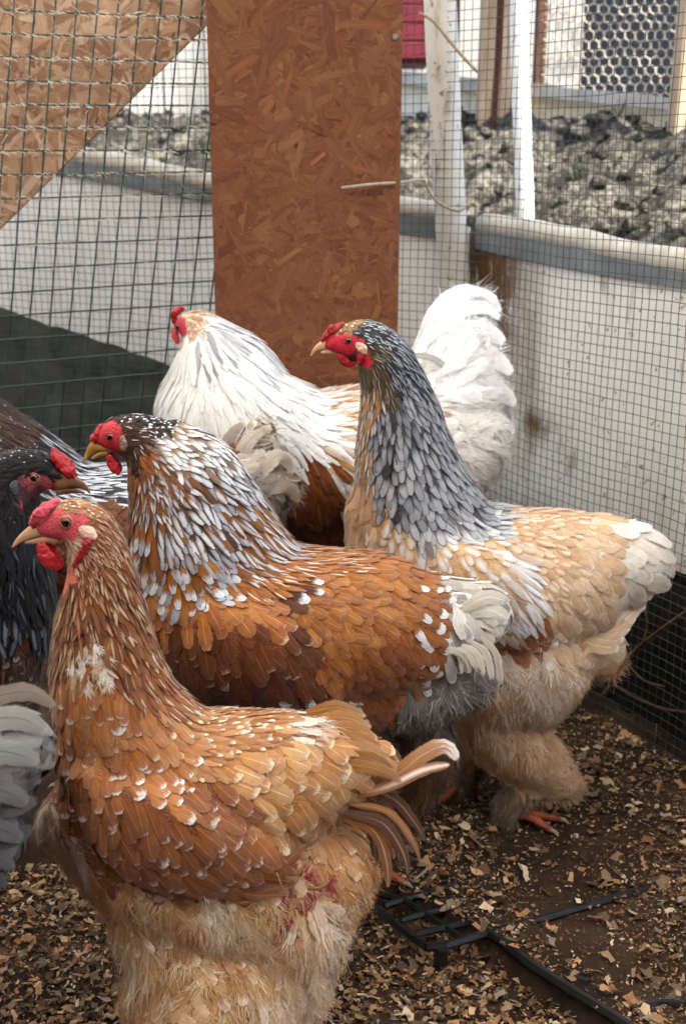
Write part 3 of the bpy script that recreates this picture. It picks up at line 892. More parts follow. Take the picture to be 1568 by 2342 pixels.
CHIP = ['dcb890', 'cfa478', 'e6cfac', 'b88a60', 'd6b088', 'a0744c', 'c08e66', 'e0c8a8', '8e6444', 'cc9c6c']
def chips(n, region, smin, smax, seed, pw=2.6):
    rs = np.random.default_rng(seed)
    xy = region(rs, n); n = len(xy)
    hz = floor_h(xy[:, 0], xy[:, 1])
    L = smin + (smax - smin) * rs.random(n) ** pw; W = L * rs.uniform(.16, .75, n)
    th = rs.uniform(0, 6.28, n); c, s_ = np.cos(th), np.sin(th)
    curl = np.where(rs.random(n) < .55, rs.uniform(-2.4, 2.4, n), rs.uniform(-.4, .4, n))
    curl = np.where(np.abs(curl) < .05, .05, curl)
    tx, ty = rs.normal(0, .30, (2, n))
    z0 = hz + .0012 + L * .10 + rs.random(n) * .005
    pal = np.array([lin(q) for q in CHIP])
    k = np.where(rs.random(n) < .5, rs.uniform(.07, .32, n), rs.uniform(.3, .8, n))
    col = pal[rs.integers(len(CHIP), size=n)] * k[:, None]
    V = np.zeros((n, 8, 3)); jag = rs.uniform(-.4, .4, (n, 8))
    for q, t in enumerate((-1, -.33, .33, 1)):
        a = t * curl * .5
        lx = L / 2 * np.sin(a) / (curl * .5); lz = L / 2 * (1 - np.cos(a)) / (curl * .5)
        for m, sgn in enumerate((-1, 1)):
            wy = sgn * W / 2 * (1 + jag[:, q * 2 + m] * 1.5); x2 = lx + jag[:, q] * L * .16 * (sgn if q in (0, 3) else 0)
            V[:, q * 2 + m, 0] = xy[:, 0] + c * x2 - s_ * wy
            V[:, q * 2 + m, 1] = xy[:, 1] + s_ * x2 + c * wy
            V[:, q * 2 + m, 2] = np.maximum(hz + .0008, z0 + lz + x2 * tx + wy * ty)
    Q = np.array([(2 * q, 2 * q + 2, 2 * q + 3, 2 * q + 1) for q in range(3)])
    Fc = (np.arange(n)[:, None, None] * 8 + Q[None]).reshape(-1, 4)
    C = np.concatenate([np.repeat(col, 8, 0), np.ones((n * 8, 1))], 1)
    return V.reshape(-1, 3), Fc, C
def reg_low(rs, n):
    p = np.stack([rs.uniform(-.75, .75, n), rs.uniform(.62, 1.75, n)], -1)
    open_ = inside(np.array([onz(x, y, MZ)[:2] for x, y in [(830, 2055), (974, 2170), (1115, 2140), (950, 2040)]]), p[:, 0], p[:, 1])
    k = ~inside(MATP, p[:, 0], p[:, 1]) | (open_ & (rs.random(n) < .4))
    return p[k & (outside_dist(p[:, 0], p[:, 1]) < -.03)]
def reg_mat(rs, n):
    p = np.stack([rs.uniform(-.45, .85, n), rs.uniform(.85, 2.25, n)], -1)
    k = inside(MATP, p[:, 0], p[:, 1]) & (outside_dist(p[:, 0], p[:, 1]) < -.035)
    d = np.array([mnoise.fractal(Vector((a * 5, b * 5, 2)), 1, 2, 3) for a, b in p])
    near = np.clip((p[:, 0] * .7 + (1.45 - p[:, 1]) * .9), -.2, .4)
    return p[k & (rs.random(n) < np.clip(.42 + d * .8 + near * .9, .04, 1))]
parts = [chips(85000, reg_low, .0016, .0135, 1, 2.2), chips(34000, reg_mat, .0025, .019, 2, 3.6), chips(90000, reg_mat, .001, .0055, 3, 1.5)]
off = np.cumsum([0] + [len(p[0]) for p in parts])
me = mesh('wood_shavings', np.concatenate([p[0] for p in parts]), np.concatenate([p[1] + off[i] for i, p in enumerate(parts)]), M['chip'])
attr(me, 'fcol', 'FLOAT_COLOR', 'POINT', np.concatenate([p[2] for p in parts]))
tag(link('wood_shavings', me), kind='stuff')

# ------------------------------------------------------------------ hens
SHAPES = {
 'round': ([0, .22, .48, .7, .86, .96, 1], [.30, .74, 1, .98, .80, .46, .12]),
 'lance': ([0, .22, .45, .66, .82, .93, 1], [.45, .85, 1, .88, .64, .36, .05]),
 'long':  ([0, .15, .4, .7, .86, .95, 1], [.30, .7, .98, 1, .80, .50, .14]),
}
BIRDS = 'hens crowded together in the pen'

def pig(hx, sat=1.0):
    c = lin(hx); l = float(c @ np.array([.21, .72, .07]))
    c = l + (c - l) * sat
    return np.maximum(c, .002) * (.82 + .22 * min(1, l / .6))
def soft_normals(me, N):
    N = N / (np.linalg.norm(N, axis=1)[:, None] + 1e-9)
    me.normals_split_custom_set_from_vertices(N.tolist())
class Bird:
    def __init__(s, name, label, cat, base_px, Y, yaw=0):
        g = at(base_px, 1171, Y)
        s.base = np.array([g[0], Y, 0.0])
        s.n = np.array([math.sin(yaw), -math.cos(yaw), 0.0])      # towards the camera
        s.e = np.array([math.cos(yaw), math.sin(yaw), 0.0])
        s.root = empty(name, tuple(map(float, s.base)), label, cat, BIRDS)
        s.bv, s.bf = [], []
        s.feats = []; s.vn = []
        s.samples = []; s.sat = 1.0
    def P(s, px, py, off=0.0):
        d = ray(px, py)
        t = (s.base - CAMP).dot(s.n) / d.dot(s.n)
        p = CAMP + d * t
        return p + s.n * off * depth(p) / F
    def scale(s, p): return depth(p) / F
    def px(s, W):
        """picture coordinates of points after dropping them on the bird's middle plane"""
        W = np.asarray(W)
        h = (W - s.base) @ s.n
        return project(W - h[..., None] * s.n)
    def loft(s, chain, sub=6, seg=18, cap=(1.0, 1.0), wmul=1.0):
        """chain rows: px, py, r, w(depth ratio), off"""
        ch = [(c + (1.0, 0.0))[:5] if len(c) == 3 else ((c + (0.0,)) if len(c) == 4 else c) for c in chain]
        ch = catmull(np.array(ch, float), sub)
        C = np.array([s.P(c[0], c[1], c[4]) for c in ch])
        r = np.array([max(c[2], .5) * s.scale(C[i]) for i, c in enumerate(ch)])
        w = ch[:, 3] * wmul
        T = np.gradient(C, axis=0); T /= np.linalg.norm(T, axis=1)[:, None]
        rings = []
        def ring(c, t, rad, ww):
            b = np.cross(t, s.n); b /= np.linalg.norm(b)
            nn = np.cross(b, t)
            a = np.linspace(0, 2 * math.pi, seg, endpoint=False)[:, None]
            return c + np.cos(a) * b * rad + np.sin(a) * nn * rad * ww
        for q in (75, 50, 25):
            rings.append(ring(C[0] - T[0] * r[0] * cap[0] * math.sin(R(q)), T[0], r[0] * math.cos(R(q)), w[0]))
        for i in range(len(C)): rings.append(ring(C[i], T[i], r[i], w[i]))
        for q in (25, 50, 75):
            rings.append(ring(C[-1] + T[-1] * r[-1] * cap[1] * math.sin(R(q)), T[-1], r[-1] * math.cos(R(q)), w[-1]))
        V = np.vstack(rings); m = len(rings); Fc = []
        for i in range(m - 1):
            for k in range(seg):
                a, b = i * seg + k, i * seg + (k + 1) % seg
                Fc.append((a, b, b + seg, a + seg))
        Fc.append(tuple(range(seg - 1, -1, -1))); Fc.append(tuple(range((m - 1) * seg, m * seg)))
        return V, Fc
    def body(s, chains, voxel=.005, smooth=13):
        for ch in chains:
            V, Fc = s.loft(ch)
            b = len(s.bv); s.bv.extend(V - s.base); s.bf.extend([tuple(b + i for i in f) for f in Fc])
        me = mesh('tmp', s.bv, s.bf)
        o = link('tmp', me)
        m = o.modifiers.new('r', 'REMESH'); m.mode = 'VOXEL'; m.voxel_size = voxel
        m = o.modifiers.new('s', 'SMOOTH'); m.factor = .5; m.iterations = smooth
        dg = bpy.context.evaluated_depsgraph_get()
        s.me = bpy.data.meshes.new_from_object(o.evaluated_get(dg))
        bpy.data.objects.remove(o)
        s.me.name = 'body'
        nv = len(s.me.vertices)
        co = np.empty(nv * 3, np.float32); s.me.vertices.foreach_get('co', co); s.co = co.reshape(-1, 3).astype(float)
        no = np.empty(nv * 3, np.float32); s.me.vertices.foreach_get('normal', no); s.no = no.reshape(-1, 3).astype(float)
        s.me.calc_loop_triangles()
        tri = np.empty(len(s.me.loop_triangles) * 3, np.int32); s.me.loop_triangles.foreach_get('vertices', tri); s.tri = tri.reshape(-1, 3)
        s.bvh = BVHTree.FromPolygons([tuple(c) for c in s.co], [tuple(map(int, t)) for t in s.tri])
        s.me.polygons.foreach_set('use_smooth', np.ones(len(s.me.polygons), bool))
        s.me.materials.clear(); s.me.materials.append(M['skin'])
        s.body_ob = link('body', s.me, s.root)
    def styles(s, st, samples):
        s.st = st
        s.sk = [x[3] for x in samples]
        s.sp = np.array([(x[0], x[1]) for x in samples], float)
        a = np.radians([x[2] for x in samples]); s.sa = np.stack([np.cos(a), np.sin(a)], -1)
    def lookup(s, pxy, jit, rs):
        d = np.linalg.norm(pxy[:, None] - s.sp[None], axis=2)
        dj = d * (1 + jit * rs.normal(0, 1, d.shape)) + jit * 14 * rs.normal(0, 1, d.shape)
        k = dj.argmin(1)
        w = 1 / (d + 12) ** 3
        dr = (w[..., None] * s.sa[None]).sum(1)
        return k, dr / (np.linalg.norm(dr, axis=1)[:, None] + 1e-9)
    def paint_body(s):
        rs = np.random.default_rng(3)
        W = s.co + s.base
        k, _ = s.lookup(s.px(W), .05, rs)
        C = np.zeros((len(W), 4)); C[:, 3] = 1
        for q, nm in enumerate(s.sk):
            C[k == q, :3] = lin(s.st[nm]['skin']) if s.st[nm].get('bare') else pig(s.st[nm]['cols'][-1], s.sat) * .8
        attr(s.me, 'bcol', 'FLOAT_COLOR', 'POINT', C)
    def near(s, p):
        h = s.bvh.find_nearest(Vector(p))
        return np.array(h[0]), np.array(h[1])
    def hit(s, px, py, side=1):
        p = s.P(px, py) - s.base
        h = s.bvh.ray_cast(Vector(p + s.n * .35 * side), Vector(-s.n * side))
        if h[0] is None: return p, s.n * side
        return np.array(h[0]), np.array(h[1])

    # ---- plumage scattered over the skin
    def plumage(s, seed=1, lo=1.0, noise=.05):
        rs = np.random.default_rng(seed)
        v0, v1, v2 = (s.co[s.tri[:, i]] for i in range(3))
        area = np.linalg.norm(np.cross(v1 - v0, v2 - v0), axis=1) / 2
        scl = s.scale(s.base + np.array([0, 0, .3]))
        rmin = min(st['sp'] * st['W'] for st in s.st.values() if not st.get('bare')) * scl
        N = int(min(60000, area.sum() / (rmin ** 2) * 3.0))
        t = rs.choice(len(area), N, p=area / area.sum())
        a, b = rs.random((2, N)); fl = a + b > 1; a[fl] = 1 - a[fl]; b[fl] = 1 - b[fl]
        pts = v0[t] + (v1 - v0)[t] * a[:, None] + (v2 - v0)[t] * b[:, None]
        nrm = np.cross(v1 - v0, v2 - v0)[t]; nrm /= np.linalg.norm(nrm, axis=1)[:, None] + 1e-12
        pxy = s.px(pts + s.base)
        k, dr = s.lookup(pxy, noise, rs)
        rad = np.array([s.st[n]['sp'] * s.st[n]['W'] * scl for n in s.sk])[k]
        bare = np.array([bool(s.st[n].get('bare')) for n in s.sk])[k]
        # thin out by a hash grid
        cell = .012; gridd = {}
        sel = []
        q = np.floor(pts / cell).astype(int)
        rr = rad * lo * np.where(np.array([bool(s.st[n].get('fl')) for n in s.sk])[k], 1.0, .84)
        for i in range(N):
            if bare[i]: continue
            p = pts[i]; r = rr[i]; m = int(r / cell) + 1
            c = q[i]; okp = True; r2 = r * r
            for dx in range(-m, m + 1):
                for dy in range(-m, m + 1):
                    for dz in range(-m, m + 1):
                        L = gridd.get((c[0] + dx, c[1] + dy, c[2] + dz))
                        if L:
                            for o in L:
                                if (o[0] - p[0]) ** 2 + (o[1] - p[1]) ** 2 + (o[2] - p[2]) ** 2 < r2: okp = False; break
                        if not okp: break
                    if not okp: break
                if not okp: break
            if okp:
                gridd.setdefault((c[0], c[1], c[2]), []).append((p[0], p[1], p[2])); sel.append(i)
        e2 = s.e; up = np.array([0, 0, 1.0])
        for i in sel:
            st = s.st[s.sk[k[i]]]
            ang = math.atan2(dr[i, 1], dr[i, 0]) + rs.normal(0, 1.3 * st.get('aj', .12))
            d = e2 * math.cos(ang) - up * math.sin(ang)
            s.one(pts[i], nrm[i], d, st, rs, scl)
    def one(s, p, n, d, st, rs, scl):
        d = d - n * d.dot(n)
        L0 = np.linalg.norm(d)
        d = d / (L0 + 1e-9)
        L = st['L'] * scl * rs.uniform(.74, 1.22); W = st['W'] * scl * rs.uniform(.85, 1.12) * .5
        if L0 < .35: L *= .6 + L0
        lift = st.get('lift', .10) * .82 * rs.uniform(.6, 1.5)
        ts, ws = SHAPES[st.get('shape', 'round')]
        h0 = rs.uniform(0, .0012)
        # walk over the skin in four strides, then resample
        key = [p]; nk = [n]
        for q in range(4):
            x = key[-1] + d * L / 4
            c, m = s.near(x)
            if m.dot(nk[-1]) < .0: m = nk[-1]; c = x
            m = m * .7 + nk[-1] * .3; m /= np.linalg.norm(m)
            d = d - m * d.dot(m); d /= np.linalg.norm(d) + 1e-9
            key.append(c * .8 + x * .2); nk.append(m)
        key = np.array(key); nk = np.array(nk)
        tt = np.array(ts) * 4; i0 = np.minimum(tt.astype(int), 3); f = (tt - i0)[:, None]
        cen = key[i0] * (1 - f) + key[i0 + 1] * f
        nn = nk[i0] * (1 - f) + nk[i0 + 1] * f
        hh = h0 + lift * L * (np.array(ts) ** 1.35)
        cen = cen + nn * hh[:, None]
        T = np.gradient(cen, axis=0); T /= np.linalg.norm(T, axis=1)[:, None] + 1e-9
        side = np.cross(nn, T); side /= np.linalg.norm(side, axis=1)[:, None] + 1e-9
        tw = rs.normal(0, .05)
        side = side + nn * tw
        ww = np.array(ws)[:, None] * W * (1 + rs.normal(0, .07, (7, 1)))
        camb = .16
        Lf = cen - side * ww - nn * ww * camb; Rt = cen + side * ww * (1 + rs.normal(0, .06)) - nn * ww * camb
        V = np.stack([Lf, cen, Rt], 1).reshape(-1, 3)
        s.vn.append((nn[:, None, :] * 1.0 + side[:, None, :] * np.array([-.32, 0, .32])[None, :, None] + T[:, None, :] * (.28 * np.array(ts) ** 2)[:, None, None]).reshape(-1, 3))
        r = rs.random()
        ux = st.get('soft', 1.6 if st.get('fl') else 1.24)
        uv = np.stack([np.tile([-ux, 0, ux], 7), np.repeat(np.array(ts) * (1.06 if st.get('fl') else 1), 3), np.full(21, r + (1 if L > .045 else 0))], -1)
        cols = st['cols']; c = pig(cols[rs.integers(len(cols))], s.sat) * rs.uniform(.92, 1.08)
        if len(cols) > 1: c = c * .6 + .4 * pig(cols[rs.integers(len(cols))], s.sat)
        code, tc = 0.99, c
        if st.get('tips') and rs.random() < st.get('p', 1):
            tips = st['tips']; tc = lin(tips[rs.integers(len(tips))]) * rs.uniform(.9, 1.05)
            code = st.get('mode', 0) + min(.97, max(.03, st.get('thr', .8) + rs.normal(0, st.get('tj', .05))))
        s.feats.append((V, uv, (*c, st.get('shaft', .4) * .7), (*tc, code), st.get('fl', 0), cen, nn, side, T, W, L, st))
    FQ = np.array([(3 * i + j, 3 * i + j + 3, 3 * i + j + 4, 3 * i + j + 1) for i in range(6) for j in range(2)])
    def strands(s, rs):
        """downy barbs that fan out of the fluff feathers"""
        V, U, C, Tc = [], [], [], []
        scl = s.scale(s.base + np.array([0, 0, .3]))
        for (fv, uv, c, tc, fl, cen, nn, side, T, W, L, st) in s.feats:
            if not fl: continue
            for _ in range(int(fl * 1.9)):
                t = rs.uniform(.1, .95); i = min(5, int(t * 6)); 
                sd = rs.uniform(-1, 1)
                root = cen[i] * .5 + cen[i + 1] * .5 + side[i] * W * sd * .75
                d = T[i] + side[i] * sd * rs.uniform(.2, .9) + nn[i] * rs.normal(.10, .16)
                d /= np.linalg.norm(d)
                l = L * rs.uniform(.28, .62) * st.get('fll', 1.0)
                bend = (side[i] * rs.normal(0, .3) - nn[i] * .25 + np.array([0, 0, -.15])) * l
                hw = .62 * scl * rs.uniform(.6, 1.3)
                w = np.cross(d, nn[i]); w /= np.linalg.norm(w) + 1e-9
                k = np.array([0, .4, .75, 1.0])
                ctr = root + d * (k * l)[:, None] + bend * (k ** 2)[:, None]
                wd = np.array([1, .9, .6, .12])[:, None] * hw * w
                V.append(np.stack([ctr - wd, ctr + wd], 1).reshape(-1, 3))
                r = rs.random(); U.append(np.tile([.5, .3, r], (8, 1)))
                a = rs.uniform(.78, 1.2); mixv = rs.random() * (.9 if tc[3] < .97 or tc[3] >= 1 else 0)
                cc = np.array(c[:3]) * (1 - mixv) + np.array(tc[:3]) * mixv
                C.append(np.tile([*(np.minimum(1, cc * a)), 0], (8, 1))); Tc.append(np.tile([*cc, .99], (8, 1)))
        return V, U, C, Tc
    SQ = np.array([(2 * i, 2 * i + 1, 2 * i + 3, 2 * i + 2) for i in range(3)])
    def finish(s, n_parts=260, seed=2):
        s.paint_body()
        view = []
        for f in s.feats:
            c = f[5][3] + s.base; v = CAMP - c; v /= np.linalg.norm(v)
            q = project(c)
            seen = f[6][3].dot(v) > .15 and -20 < q[0] < PW + 20 and -20 < q[1] < PH + 20
            view.append(f[9] * f[10] / depth(c) ** 2 if seen and not f[4] else 0)
        order = np.argsort(-np.array(view))
        picked = [i for i in order[:n_parts] if view[i] > 0]
        ps = set(picked)
        for i in picked:
            V, uv, c, tc = s.feats[i][:4]
            me = mesh('feather', V, s.FQ, M['feather'], True)
            attr(me, 'fuv', 'FLOAT_VECTOR', 'POINT', uv); attr(me, 'fcol', 'FLOAT_COLOR', 'POINT', np.tile(c, (21, 1))); attr(me, 'tcol', 'FLOAT_COLOR', 'POINT', np.tile(tc, (21, 1)))
            soft_normals(me, s.vn[i])
            link('feather', me, s.root)
        rest = [f for i, f in enumerate(s.feats) if i not in ps]
        n = len(rest)
        if n:
            V = np.concatenate([f[0] for f in rest]); Q = np.concatenate([s.FQ + 21 * i for i in range(n)])
            me = mesh('plumage', V, Q, M['feather'], True)
            attr(me, 'fuv', 'FLOAT_VECTOR', 'POINT', np.concatenate([f[1] for f in rest]))
            attr(me, 'fcol', 'FLOAT_COLOR', 'POINT', np.repeat(np.array([f[2] for f in rest]), 21, 0))
            attr(me, 'tcol', 'FLOAT_COLOR', 'POINT', np.repeat(np.array([f[3] for f in rest]), 21, 0))
            soft_normals(me, np.concatenate([s.vn[i] for i in range(len(s.feats)) if i not in ps]))
            link('plumage', me, s.root, 'stuff')
        V, U, C, Tc = s.strands(np.random.default_rng(seed))
        if V:
            n = len(V)
            me = mesh('down', np.concatenate(V), np.concatenate([s.SQ + 8 * i for i in range(n)]), M['feather'], True)
            attr(me, 'fuv', 'FLOAT_VECTOR', 'POINT', np.concatenate(U)); attr(me, 'fcol', 'FLOAT_COLOR', 'POINT', np.concatenate(C)); attr(me, 'tcol', 'FLOAT_COLOR', 'POINT', np.concatenate(Tc))
            link('down', me, s.root, 'stuff')

    # ---- big quill feathers laid out one by one
    def quill(s, pts, w, cols, tips=None, mode=0, thr=.8, shaft=.6, name='tail_feather', shape='long', tilt=.25, droop=0.0, seed=0):
        """pts rows: px, py, off"""
        rs = np.random.default_rng(int(pts[0][0] * 7 + pts[0][1] * 3 + seed))
        C = catmull(np.array([s.P(*p) - s.base for p in pts]), 6)
        L = np.r_[0, np.cumsum(np.linalg.norm(np.diff(C, axis=0), axis=1))]; L /= L[-1]
        tk = np.linspace(0, 1, 15)
        C = np.stack([np.interp(tk, L, C[:, i]) for i in range(3)], -1)
        scl = s.scale(C[7] + s.base)
        T = np.gradient(C, axis=0); T /= np.linalg.norm(T, axis=1)[:, None]
        ts, ws = SHAPES[shape]
        W = np.interp(tk, ts, ws) * w * scl * .5
        nrm = s.n + np.array([0, 0, tilt]); nrm /= np.linalg.norm(nrm)
        sd = np.cross(nrm, T); sd /= np.linalg.norm(sd, axis=1)[:, None]
        n2 = np.cross(T, sd)
        rows = []
        us = np.array([-1, -.5, 0, .5, 1]); ufr = 1.22
        W = W * (1 + rs.normal(0, .05, 15))
        for u in us: rows.append(C + sd * (W * u)[:, None] - n2 * (W * .12 * u * u)[:, None])
        V = np.stack(rows, 1).reshape(-1, 3)
        Q = np.array([(5 * i + j, 5 * i + j + 1, 5 * i + j + 6, 5 * i + j + 5) for i in range(14) for j in range(4)])
        me = mesh(name, V, Q, M['feather'], True)
        r = rs.random() + 2
        attr(me, 'fuv', 'FLOAT_VECTOR', 'POINT', np.stack([np.tile(us * ufr, 15), np.repeat(tk, 5), np.full(75, r)], -1))
        c = pig(cols[rs.integers(len(cols))], s.sat) * rs.uniform(.9, 1.1)
        tc = lin(tips[rs.integers(len(tips))]) if tips else c
        attr(me, 'fcol', 'FLOAT_COLOR', 'POINT', np.tile([*c, shaft], (75, 1)))
        attr(me, 'tcol', 'FLOAT_COLOR', 'POINT', np.tile([*tc, (mode + thr) if tips else .99], (75, 1)))
        return link(name, me, s.root)

    # ---- head pieces
    def lump(s, name, chain, mat, sub=5, seg=12, bumps=0.0, disp=0.0, parent=None, cap=(1, 1), onto=None):
        V, Fc = s.loft(chain, sub, seg, cap)
        V = V - s.base
        if bumps:
            V = np.array([v + (v - V.mean(0)) / (np.linalg.norm(v - V.mean(0)) + 1e-9) * bumps * mnoise.noise(Vector(v) * 190) for v in V])
        o = link(name, mesh(name, V, Fc, mat, True), parent or s.root)
        m = o.modifiers.new('sub', 'SUBSURF'); m.levels = 1; m.render_levels = 1
        return o
    def eye(s, px, py, r, lid, sides=(1, -1)):
        for sd in sides:
            h, n = s.hit(px, py, sd)
            n = n * .4 + s.n * sd * .6; n /= np.linalg.norm(n)
            rr = r * s.scale(h + s.base)
            c = h - n * rr * .45
            def cap_(rad, amax, am0=0.0):
                mb = MB(); V, Fc = [], []
                x = np.cross(n, [0, 0, 1.0]); x /= np.linalg.norm(x); y = np.cross(n, x)
                A = np.linspace(am0, amax, 9); K = 24
                for a in A:
                    for q in range(K):
                        t = 2 * math.pi * q / K
                        V.append(c + n * rad * math.cos(a) + (x * math.cos(t) + y * math.sin(t)) * rad * math.sin(a))
                for i in range(8):
                    for q in range(K): Fc.append((i * K + q, i * K + (q + 1) % K, (i + 1) * K + (q + 1) % K, (i + 1) * K + q))
                return V, Fc
            V, Fc = cap_(rr, 1.7, .001); ey = link('eye', mesh('eye', V, Fc, M['iris'], True), s.root)
            V, Fc = cap_(rr * 1.03, .62, .001); link('pupil', mesh('pupil', V, Fc, M['pupil'], True), ey)
            x = np.cross(n, [0, 0, 1.0]); x /= np.linalg.norm(x); y = np.cross(n, x)
            ringp = [c + n * rr * .36 + (x * math.cos(t) * 1.08 + y * math.sin(t) * .94) * rr * 1.0 for t in np.linspace(0, 2 * math.pi, 25)]
            mb = MB(); mb.tube(ringp, rr * .24, 8); mb.build('eyelid', M[lid], ey, True)
    def patch(s, name, chain, mat, lift=.0015, sides=(1, -1), flat=.45, bumps=.001):
        """fleshy patch lying on the skin: a chain of px,py,r points pushed out to the surface"""
        for sd in sides:
            ch = catmull(np.array(chain, float), 5)
            V, Fc, seg = [], [], 12
            C = []; N = []
            for c in ch:
                h, n = s.hit(c[0], c[1], sd); C.append(h + n * lift); N.append(n)
            C = np.array(C); N = np.array(N); N = N.mean(0) * .5 + N * .5
            N /= np.linalg.norm(N, axis=1)[:, None]
            T = np.gradient(C, axis=0); T /= np.linalg.norm(T, axis=1)[:, None] + 1e-9
            m = len(C); sc_ = s.scale(C[0] + s.base)
            rows = [(C[0] - T[0] * ch[0, 2] * sc_ * q, T[0], N[0], ch[0, 2] * f) for q, f in ((.95, .3), (.6, .8))] + [(C[i], T[i], N[i], ch[i, 2]) for i in range(m)] + [(C[-1] + T[-1] * ch[-1, 2] * sc_ * q, T[-1], N[-1], ch[-1, 2] * f) for q, f in ((.6, .8), (.95, .3))]
            for c, t, n, r in rows:
                b = np.cross(t, n); b /= np.linalg.norm(b) + 1e-9
                a = np.linspace(0, 2 * math.pi, seg, endpoint=False)[:, None]
                V.extend(c + np.cos(a) * b * r * sc_ + np.sin(a) * n * r * sc_ * flat)
            V = np.array([v + np.array(mnoise.noise_vector(Vector(v) * 150)) * bumps for v in V])
            for i in range(len(rows) - 1):
                for q in range(seg): Fc.append((i * seg + q, i * seg + (q + 1) % seg, (i + 1) * seg + (q + 1) % seg, (i + 1) * seg + q))
            Fc.append(tuple(range(seg))); Fc.append(tuple(range((len(rows) - 1) * seg, len(rows) * seg)))
            o = link(name, mesh(name, V, Fc, mat, True), s.root)
            mm = o.modifiers.new('sub', 'SUBSURF'); mm.levels = 1; mm.render_levels = 1
    def foot(s, px, py, off, sz, fdir=-1, mat='toe'):
        """four scaled toes on the floor round the given point"""
        p0 = s.P(px, py, off); gz = floor_h(p0[0], p0[1]); p0[2] = gz
        mb = MB(); cls = []
        for a, l in ((0, 1.0), (.62, .85), (-.62, .85), (2.9, .5)):
            d = s.e * fdir * math.cos(a) + s.n * math.sin(a)
            pts = [p0 + np.array([0, 0, .016]), p0 + d * sz * l * .35 + np.array([0, 0, .016]), p0 + d * sz * l * .7 + np.array([0, 0, .012]), p0 + d * sz * l + np.array([0, 0, .008])]
            pts = catmull(np.array(pts), 4)
            rr = .0072 * (1 - .35 * np.linspace(0, 1, len(pts))) * (1 + .12 * np.sin(np.arange(len(pts)) * 2.1))
            mb.tube([p - s.base for p in pts], rr, 9)
            e = pts[-1] - s.base
            cl = MB(); cls.append(cl); cl.tube([e, e + d * .007 + np.array([0, 0, -.001]), e + d * .013 + np.array([0, 0, -.006])], [.0042, .003, .0006], 7)
        f = mb.build('foot', M[mat], s.root, True)
        for cl in cls: cl.build('claw', M['claw'], f, True)

def S(L, W, cols, tips=None, **k):
    d = dict(L=L, W=W, cols=cols.split(), tips=tips.split() if tips else None, sp=k.pop('sp', .62)); d.update(k); return d
def bare(c): return dict(L=10, W=10, cols=[c], tips=None, sp=1, bare=True, skin=c)

# ================= hen 1: orange and cream hen in front
h = Bird('hen', 'orange and white speckled hen with pink comb, standing nearest at the front', 'hen', 450, 1.07); h.sat = 1.06
h.sat = .9
h.body([
 [(98, 1206, 26, .75), (125, 1202, 38, .75), (160, 1190, 52, .75), (200, 1205, 60, .8), (222, 1245, 66, .85), (230, 1300, 76, .9), (234, 1370, 94, .95), (236, 1450, 112, 1.0), (246, 1540, 130, 1.0), (276, 1640, 150, 1.0), (350, 1750, 170, 1.05)],
 [(245, 1720, 120, 1.1), (330, 1770, 165, 1.15), (450, 1805, 180, 1.15), (570, 1800, 178, 1.1), (680, 1770, 150, 1.0), (770, 1755, 105, .9), (850, 1750, 62, .8)],
 [(230, 1850, 120, 1.0), (350, 1950, 150, 1.1), (480, 1985, 175, 1.1), (620, 1995, 175, 1.05), (730, 1990, 130, .9)],
 [(420, 2080, 165, 1.0), (485, 2180, 212, 1.14), (498, 2310, 202, 1.12), (500, 2430, 160, 1.0)],
 [(640, 2060, 165, 1.0), (612, 2200, 145, 1.0), (590, 2330, 125, 1.0), (570, 2440, 100, 1.0)],
 [(150, 1870, 62, 1.0), (220, 1940, 80, 1.0), (300, 1990, 110, 1.0)],
 [(235, 1730, 60, .4, 155), (320, 1785, 112, .4, 182), (430, 1830, 125, .4, 200), (560, 1860, 90, .4, 195), (660, 1890, 40, .4, 175)],
 [(420, 2380, 60, .8, 110), (400, 2480, 30, 1, 110), (395, 2540, 20, 1, 110)],
 [(600, 2360, 60, .8, -110), (600, 2400, 30, 1, -110), (600, 2440, 20, 1, -110)],
])
